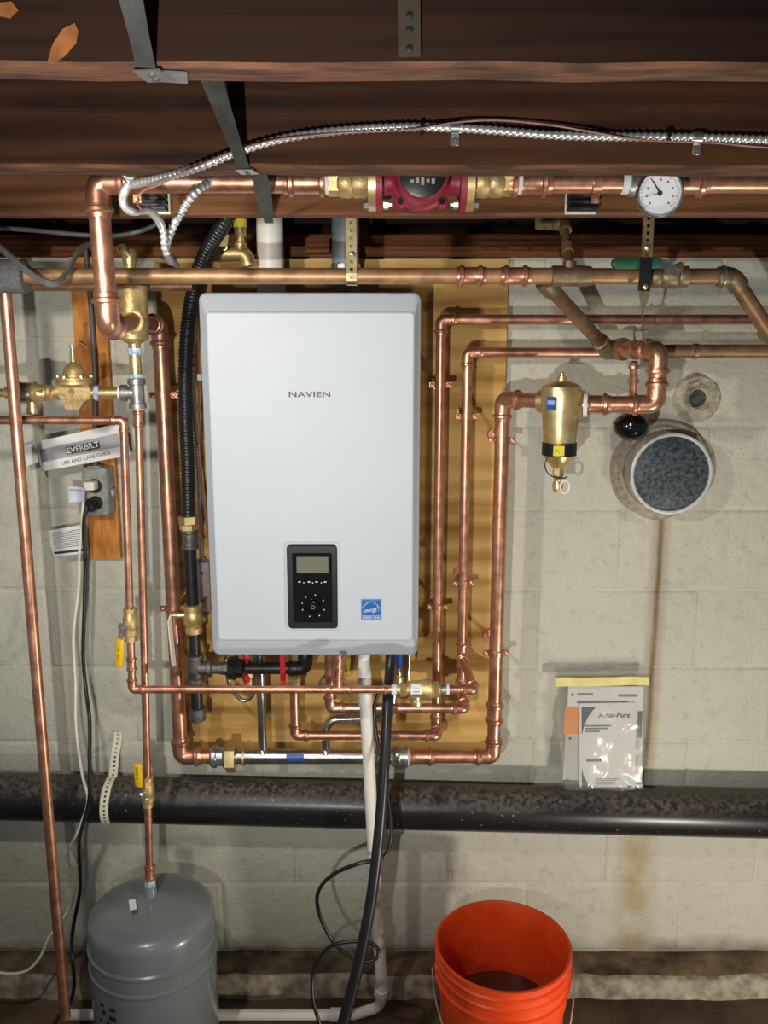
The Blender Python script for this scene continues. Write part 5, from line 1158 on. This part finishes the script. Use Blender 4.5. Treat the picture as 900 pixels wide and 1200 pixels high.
# ================================================================ wall duct, plugged hole
dc = W(787, 555.5, 1.965); dr_ = .0945
t = thing('duct_cap', 'round galvanised duct cap sticking out of the wall', 'duct', (dc.x, 2.0, dc.z - .1))
MB().ring((dc.x, YW + .02, dc.z), (0, -1, 0), [(0, dr_ - .003), (0, dr_), (YW + .02 - 1.968, dr_), (YW + .02 - 1.9655, dr_ - .001), (YW + .02 - 1.9655, dr_ - .003)], 56).mk('sleeve', duct_rim, t)
MB().ring((dc.x, 1.966, dc.z), (0, -1, 0), [(-.002, dr_ - .007), (-.002, dr_ + .001), (.002, dr_ + .0005), (.003, dr_ - .003), (.002, dr_ - .0065)], 56).mk('rim', mat('bright_rim', '#cfd0cc', .3, .45), t)
MB().lathe((dc.x, 1.972, dc.z), (0, -1, 0), [(0, dr_ - .003), (.004, dr_ - .003), (.0045, dr_ - .004)], 56).mk('cap', duct, t)
MB().lathe((dc.x - .004, 1.968, dc.z - .002), (0, -1, 0), [(0, .003), (.002, .0025)], 8).mk('rivet', zinc, t)
def mortar_ring(c, r0, r1_, h, n=72, seed=1):
    rnd = random.Random(seed); ph = [rnd.uniform(0, 6.28) for _ in range(6)]; loops = []
    for k in range(n):
        a = 2 * math.pi * k / n; nz = sum(math.sin((i + 2) * a + ph[i]) for i in range(6)) / 6; j = rnd.uniform(-.15, .15)
        d = V((math.cos(a), 0, math.sin(a)))
        ro = r1_ * (1 + .05 * nz + .02 * j); hh = h * (1 + .5 * nz + j)
        loops.append([c + d * r0 + V((0, .004, 0)), c + d * (r0 + .002) + V((0, -hh * .8, 0)), c + d * (r0 + (ro - r0) * .35) + V((0, -hh, 0)), c + d * (r0 + (ro - r0) * .5) + V((0, -hh * .6, 0)), c + d * (r0 + (ro - r0) * .7) + V((0, -hh * .75, 0)), c + d * ro + V((0, .001, 0)), c + d * ro + V((0, .004, 0))])
    m = len(loops[0]); return MB().loft(loops, False, True)
mortar_ring(V((dc.x, YW, dc.z)), dr_ - .001, dr_ + .030, .018, seed=3).mk('mortar_collar', mortar, t, ang=60)
hc = W(816, 466.5, YW)
t = thing('plugged_hole', 'small round plugged hole ringed with rough mortar above the duct cap', 'wall hole', (hc.x, YW, hc.z - .05))
mortar_ring(V((hc.x, YW, hc.z)), .026, .060, .012, 48, 9).mk('mortar_ring', mortar, t, ang=60)
mortar_ring(V((hc.x, YW - .004, hc.z)), .020, .036, .014, 40, 12).mk('inner_ring', mortar, t, ang=60)
MB().lathe((hc.x, YW - .001, hc.z), (0, -1, 0), [(0, .024), (.004, .022), (.006, .010)], 20).mk('plug', hole_dark, t)

# ================================================================ cables at the joists
t = thing('armored_cable', 'shiny armored cable running along the second joist', 'cable', W(480, 155, 1.14))
armored([(1000, 168, 1.141), (900, 164, 1.141), (800, 161, 1.140), (700, 160, 1.140), (640, 158, 1.140), (580, 153, 1.140), (530, 150, 1.140), (470, 149, 1.140), (400, 153, 1.140), (340, 161, 1.138), (290, 174, 1.134), (240, 193, 1.135), (200, 206, 1.16), (165, 214, 1.20), (152, 217, 1.22)], .0052).mk('armor', armor, t, ang=70)
MB().tube(spline([W(157, 209, 1.21), W(150, 208, 1.21), W(146, 206, 1.21), (W(152, 217, 1.22))], 5), .004, 8).mk('end_bushing', zinc, t)
for px, py in ((533, 150), (817, 161)):
    c = MB().box(W(px, py + 10, 1.1475), (.011, .0015, .022), bev=.0004); c.ring(W(px, py, 1.140), (1, 0, 0), [(-.0055, .0055), (-.0055, .0068), (.0055, .0068), (.0055, .0055)], 12)
    c = c.mk('cable_strap', zinc, t); MB().lathe(W(px, py + 14, 1.1465), (0, -1, 0), [(0, .003), (.002, .002)], 8).mk('nail', iron, c)
for px, py in ((494, 149.5), (782, 160.5)): MB().ring(W(px, py, 1.140), (1, 0, 0), [(-.002, .0055), (-.002, .0085), (.002, .0085), (.002, .0055)], 10).mk('zip_tie', black_plastic, t)
t = tag(cable('thermostat_wire', [(1000, 178, 1.128), (900, 173, 1.128), (830, 167, 1.129), (770, 165, 1.130), (735, 162, 1.130), (690, 154, 1.132), (640, 146, 1.136), (580, 141, 1.138), (530, 144, 1.132), (480, 152, 1.129), (400, 156, 1.129), (330, 163, 1.127), (290, 172, 1.124), (240, 191, 1.125), (190, 215, 1.14), (168, 224, 1.18), (160, 236, 1.22), (166, 246, 1.24)], .0012, pink_wire, 6), 'thin pink wire winding along the armored cable', 'wire')
t = thing('whip_cable', 'short steel flexible cable loop hanging beside the copper elbow', 'cable', W(160, 250, 1.30))
cable('upper_loop', [(152, 214, 1.22), (146, 224, 1.22), (144, 234, 1.225), (148, 244, 1.23), (157, 248, 1.24), (166, 246, 1.27), (176, 248, 1.30), (185, 257, 1.32), (190, 266, 1.33)], .0060, armor, 10, t)
armored([(190, 264, 1.33), (192, 275, 1.335), (193, 288, 1.34), (196, 298, 1.35)], .0055).mk('tail', armor, t, ang=70)
MB().tube([W(195, 297, 1.35), W(201, 306, 1.36), W(209, 312, 1.38)], [.006, .0075, .003], 10).mk('boot', grey_cable, t)
t = tag(armored([(245, 214, 1.36), (234, 221, 1.345), (222, 234, 1.34), (208, 256, 1.345), (199, 274, 1.355), (195, 288, 1.365), (196, 297, 1.37)], .0060).mk('armored_cable', armor, ang=70), 'short armored cable slanting down from the ceiling copper pipe', 'cable')
t = tag(MB().strip(spline([W(-40, 245, 1.58), W(-10, 280, 1.56), W(15, 303, 1.55), W(38, 322, 1.55), W(55, 331, 1.55), W(68, 331, 1.56), W(80, 317, 1.58), W(90, 298, 1.60), W(100, 288, 1.63), W(125, 280, 1.70)], 7), (.2, -.35, 1), .011, .004).mk('flat_cable', flat_cable, ang=60), 'flat grey cable sagging in front of the foam-sleeved pipe', 'cable')
t = tag(cable('black_cable', [(-40, 265, 1.70), (30, 269, 1.70), (110, 276, 1.70), (150, 274, 1.70), (180, 264, 1.70), (195, 250, 1.71), (210, 232, 1.74)], .0045, grey_cable), 'dark cable strung across under the left joist end', 'cable')
# armored cables left of the boiler
t = tag(armored([(227, 372, 1.955), (225.5, 400, 1.955), (226.5, 430, 1.955), (228, 470, 1.958), (230, 520, 1.96), (232, 560, 1.965), (234, 600, 1.985), (236, 657, 1.994)], .0048).mk('boiler_cable', armor, ang=70), 'armored cable running down the plywood to the grey junction box', 'cable')
t = thing('boiler_cable', 'pair of pink wires zip-tied beside the left flank of the boiler', 'wire', W(231, 620, 1.93))
cable('wire', [(231, 345, 1.94), (232.5, 400, 1.94), (233.5, 450, 1.94), (233, 500, 1.94), (235, 560, 1.94), (240, 600, 1.95), (247, 640, 1.955)], .0022, pink_wire, 6, t)
cable('wire', [(224, 400, 1.93), (223, 440, 1.93), (226, 480, 1.93), (231, 530, 1.93), (237, 575, 1.94), (243, 610, 1.95)], .0022, pink_wire, 6, t)
for px, py in ((225.5, 417), (226, 428), (233, 519)): MB().box(W(px, py, 1.945), (.014, .008, .003), bev=.0008).mk('zip_tie', black_plastic, t)
tag(MB().box(W(234, 442, 1.93), (.011, .008, .016), bev=.002).mk('wire_connector', white_pr), 'tiny white wire connector at the left flank of the boiler', 'connector')
# brass valve with yellow cap in the joist bay
t = thing('vent_valve', 'brass valve with a yellow cap behind the black hose', 'valve', W(275, 308, 1.86))
MB().tube(fillet([W(232, 305, 1.86), W(250, 298, 1.86), W(288, 297, 1.86), W(292, 312, 1.86)], .02, 5), .0155, 16).mk('body', brass_dull, t)
x = W(282, 290, 1.86)
MB().lathe(x, (0, 0, 1), [(-.01, .013), (.008, .013), (.010, .009), (.020, .008), (.022, .012), (.040, .012)], 14).mk('stem', brass_dull, t)
MB().lathe(x + V((0, 0, .040)), (0, 0, 1), [(0, .014), (.016, .014), (.018, .010)], 14).mk('cap', yellow_tag, t, label='yellow plastic cap')
MB().loft([[W(px, py, y) for px, py in ((259, 272), (268, 275), (266, 292), (256, 297), (250, 290))] for y in (1.835, 1.840)]).mk('handle', brass, t, smooth=False)
# small stub fittings in the bay to the right of the grey vent
tag(MB().box((W(372, 288, 2.0).x, 2.02, ZZ(287, 2.0)), (.055, .03, .034), bev=.002).mk('wood_cleat', sill_m), 'short wooden cleat in the joist bay between the two vent pipes', 'wood block')

# ================================================================ bucket
bc = W(589.5, 1105, 1.683); bR = .1515
BZ = bc.z
t = thing('bucket', 'orange plastic bucket of murky water on the floor', 'bucket', (bc.x, bc.y, FLOOR))
o = V((bc.x, bc.y, 0)); H_ = BZ
rb = .131
def br(z): return rb + (.1435 - rb) * (z - FLOOR) / (H_ - FLOOR)
prof = [(FLOOR + .001, rb - .006), (FLOOR + .004, rb), (H_ - .125, br(H_ - .125)), (H_ - .122, br(H_ - .122) + .004), (H_ - .119, br(H_ - .12) + .0045), (H_ - .080, br(H_ - .08) + .0045), (H_ - .078, br(H_ - .078) + .010), (H_ - .074, br(H_ - .074) + .0105), (H_ - .071, br(H_ - .07) + .005), (H_ - .052, br(H_ - .05) + .005), (H_ - .050, bR - .002), (H_ - .045, bR - .001), (H_ - .042, br(H_) + .004), (H_ - .028, br(H_) + .004), (H_ - .026, bR - .001), (H_ - .022, bR), (H_ - .019, br(H_) + .004), (H_ - .008, br(H_) + .004), (H_ - .006, bR), (H_ - .001, bR), (H_, bR - .002), (H_, bR - .006), (H_ - .004, bR - .008),
        (H_ - .03, br(H_ - .03) - .003), (FLOOR + .006, rb - .004), (FLOOR + .006, .01)]
MB().lathe(o, (0, 0, 1), prof, 72).mk('tub', bucket_or, t)
MB().lathe(o, (0, 0, 1), [(.150, br(.15) - .0045), (.158, br(.158) - .0042)], 48).mk('water', water, t, label='murky brown water')
for s in (-1, 1): MB().lathe(o + V((s * (br(H_ - .06) + .003), 0, H_ - .062)), (s, 0, 0), [(0, .012), (.006, .011), (.008, .006)], 14).mk('handle_ear', bucket_or, t)
hp = []
for k in range(21):
    a = math.pi * k / 20; hp.append(o + V(((bR + .006) * math.cos(a), -.060 * math.sin(a) ** .8 - .095 * math.sin(a), H_ - .062 - .165 * math.sin(a))))
MB().tube(hp, .0021, 8).mk('bail_handle', zinc, t)
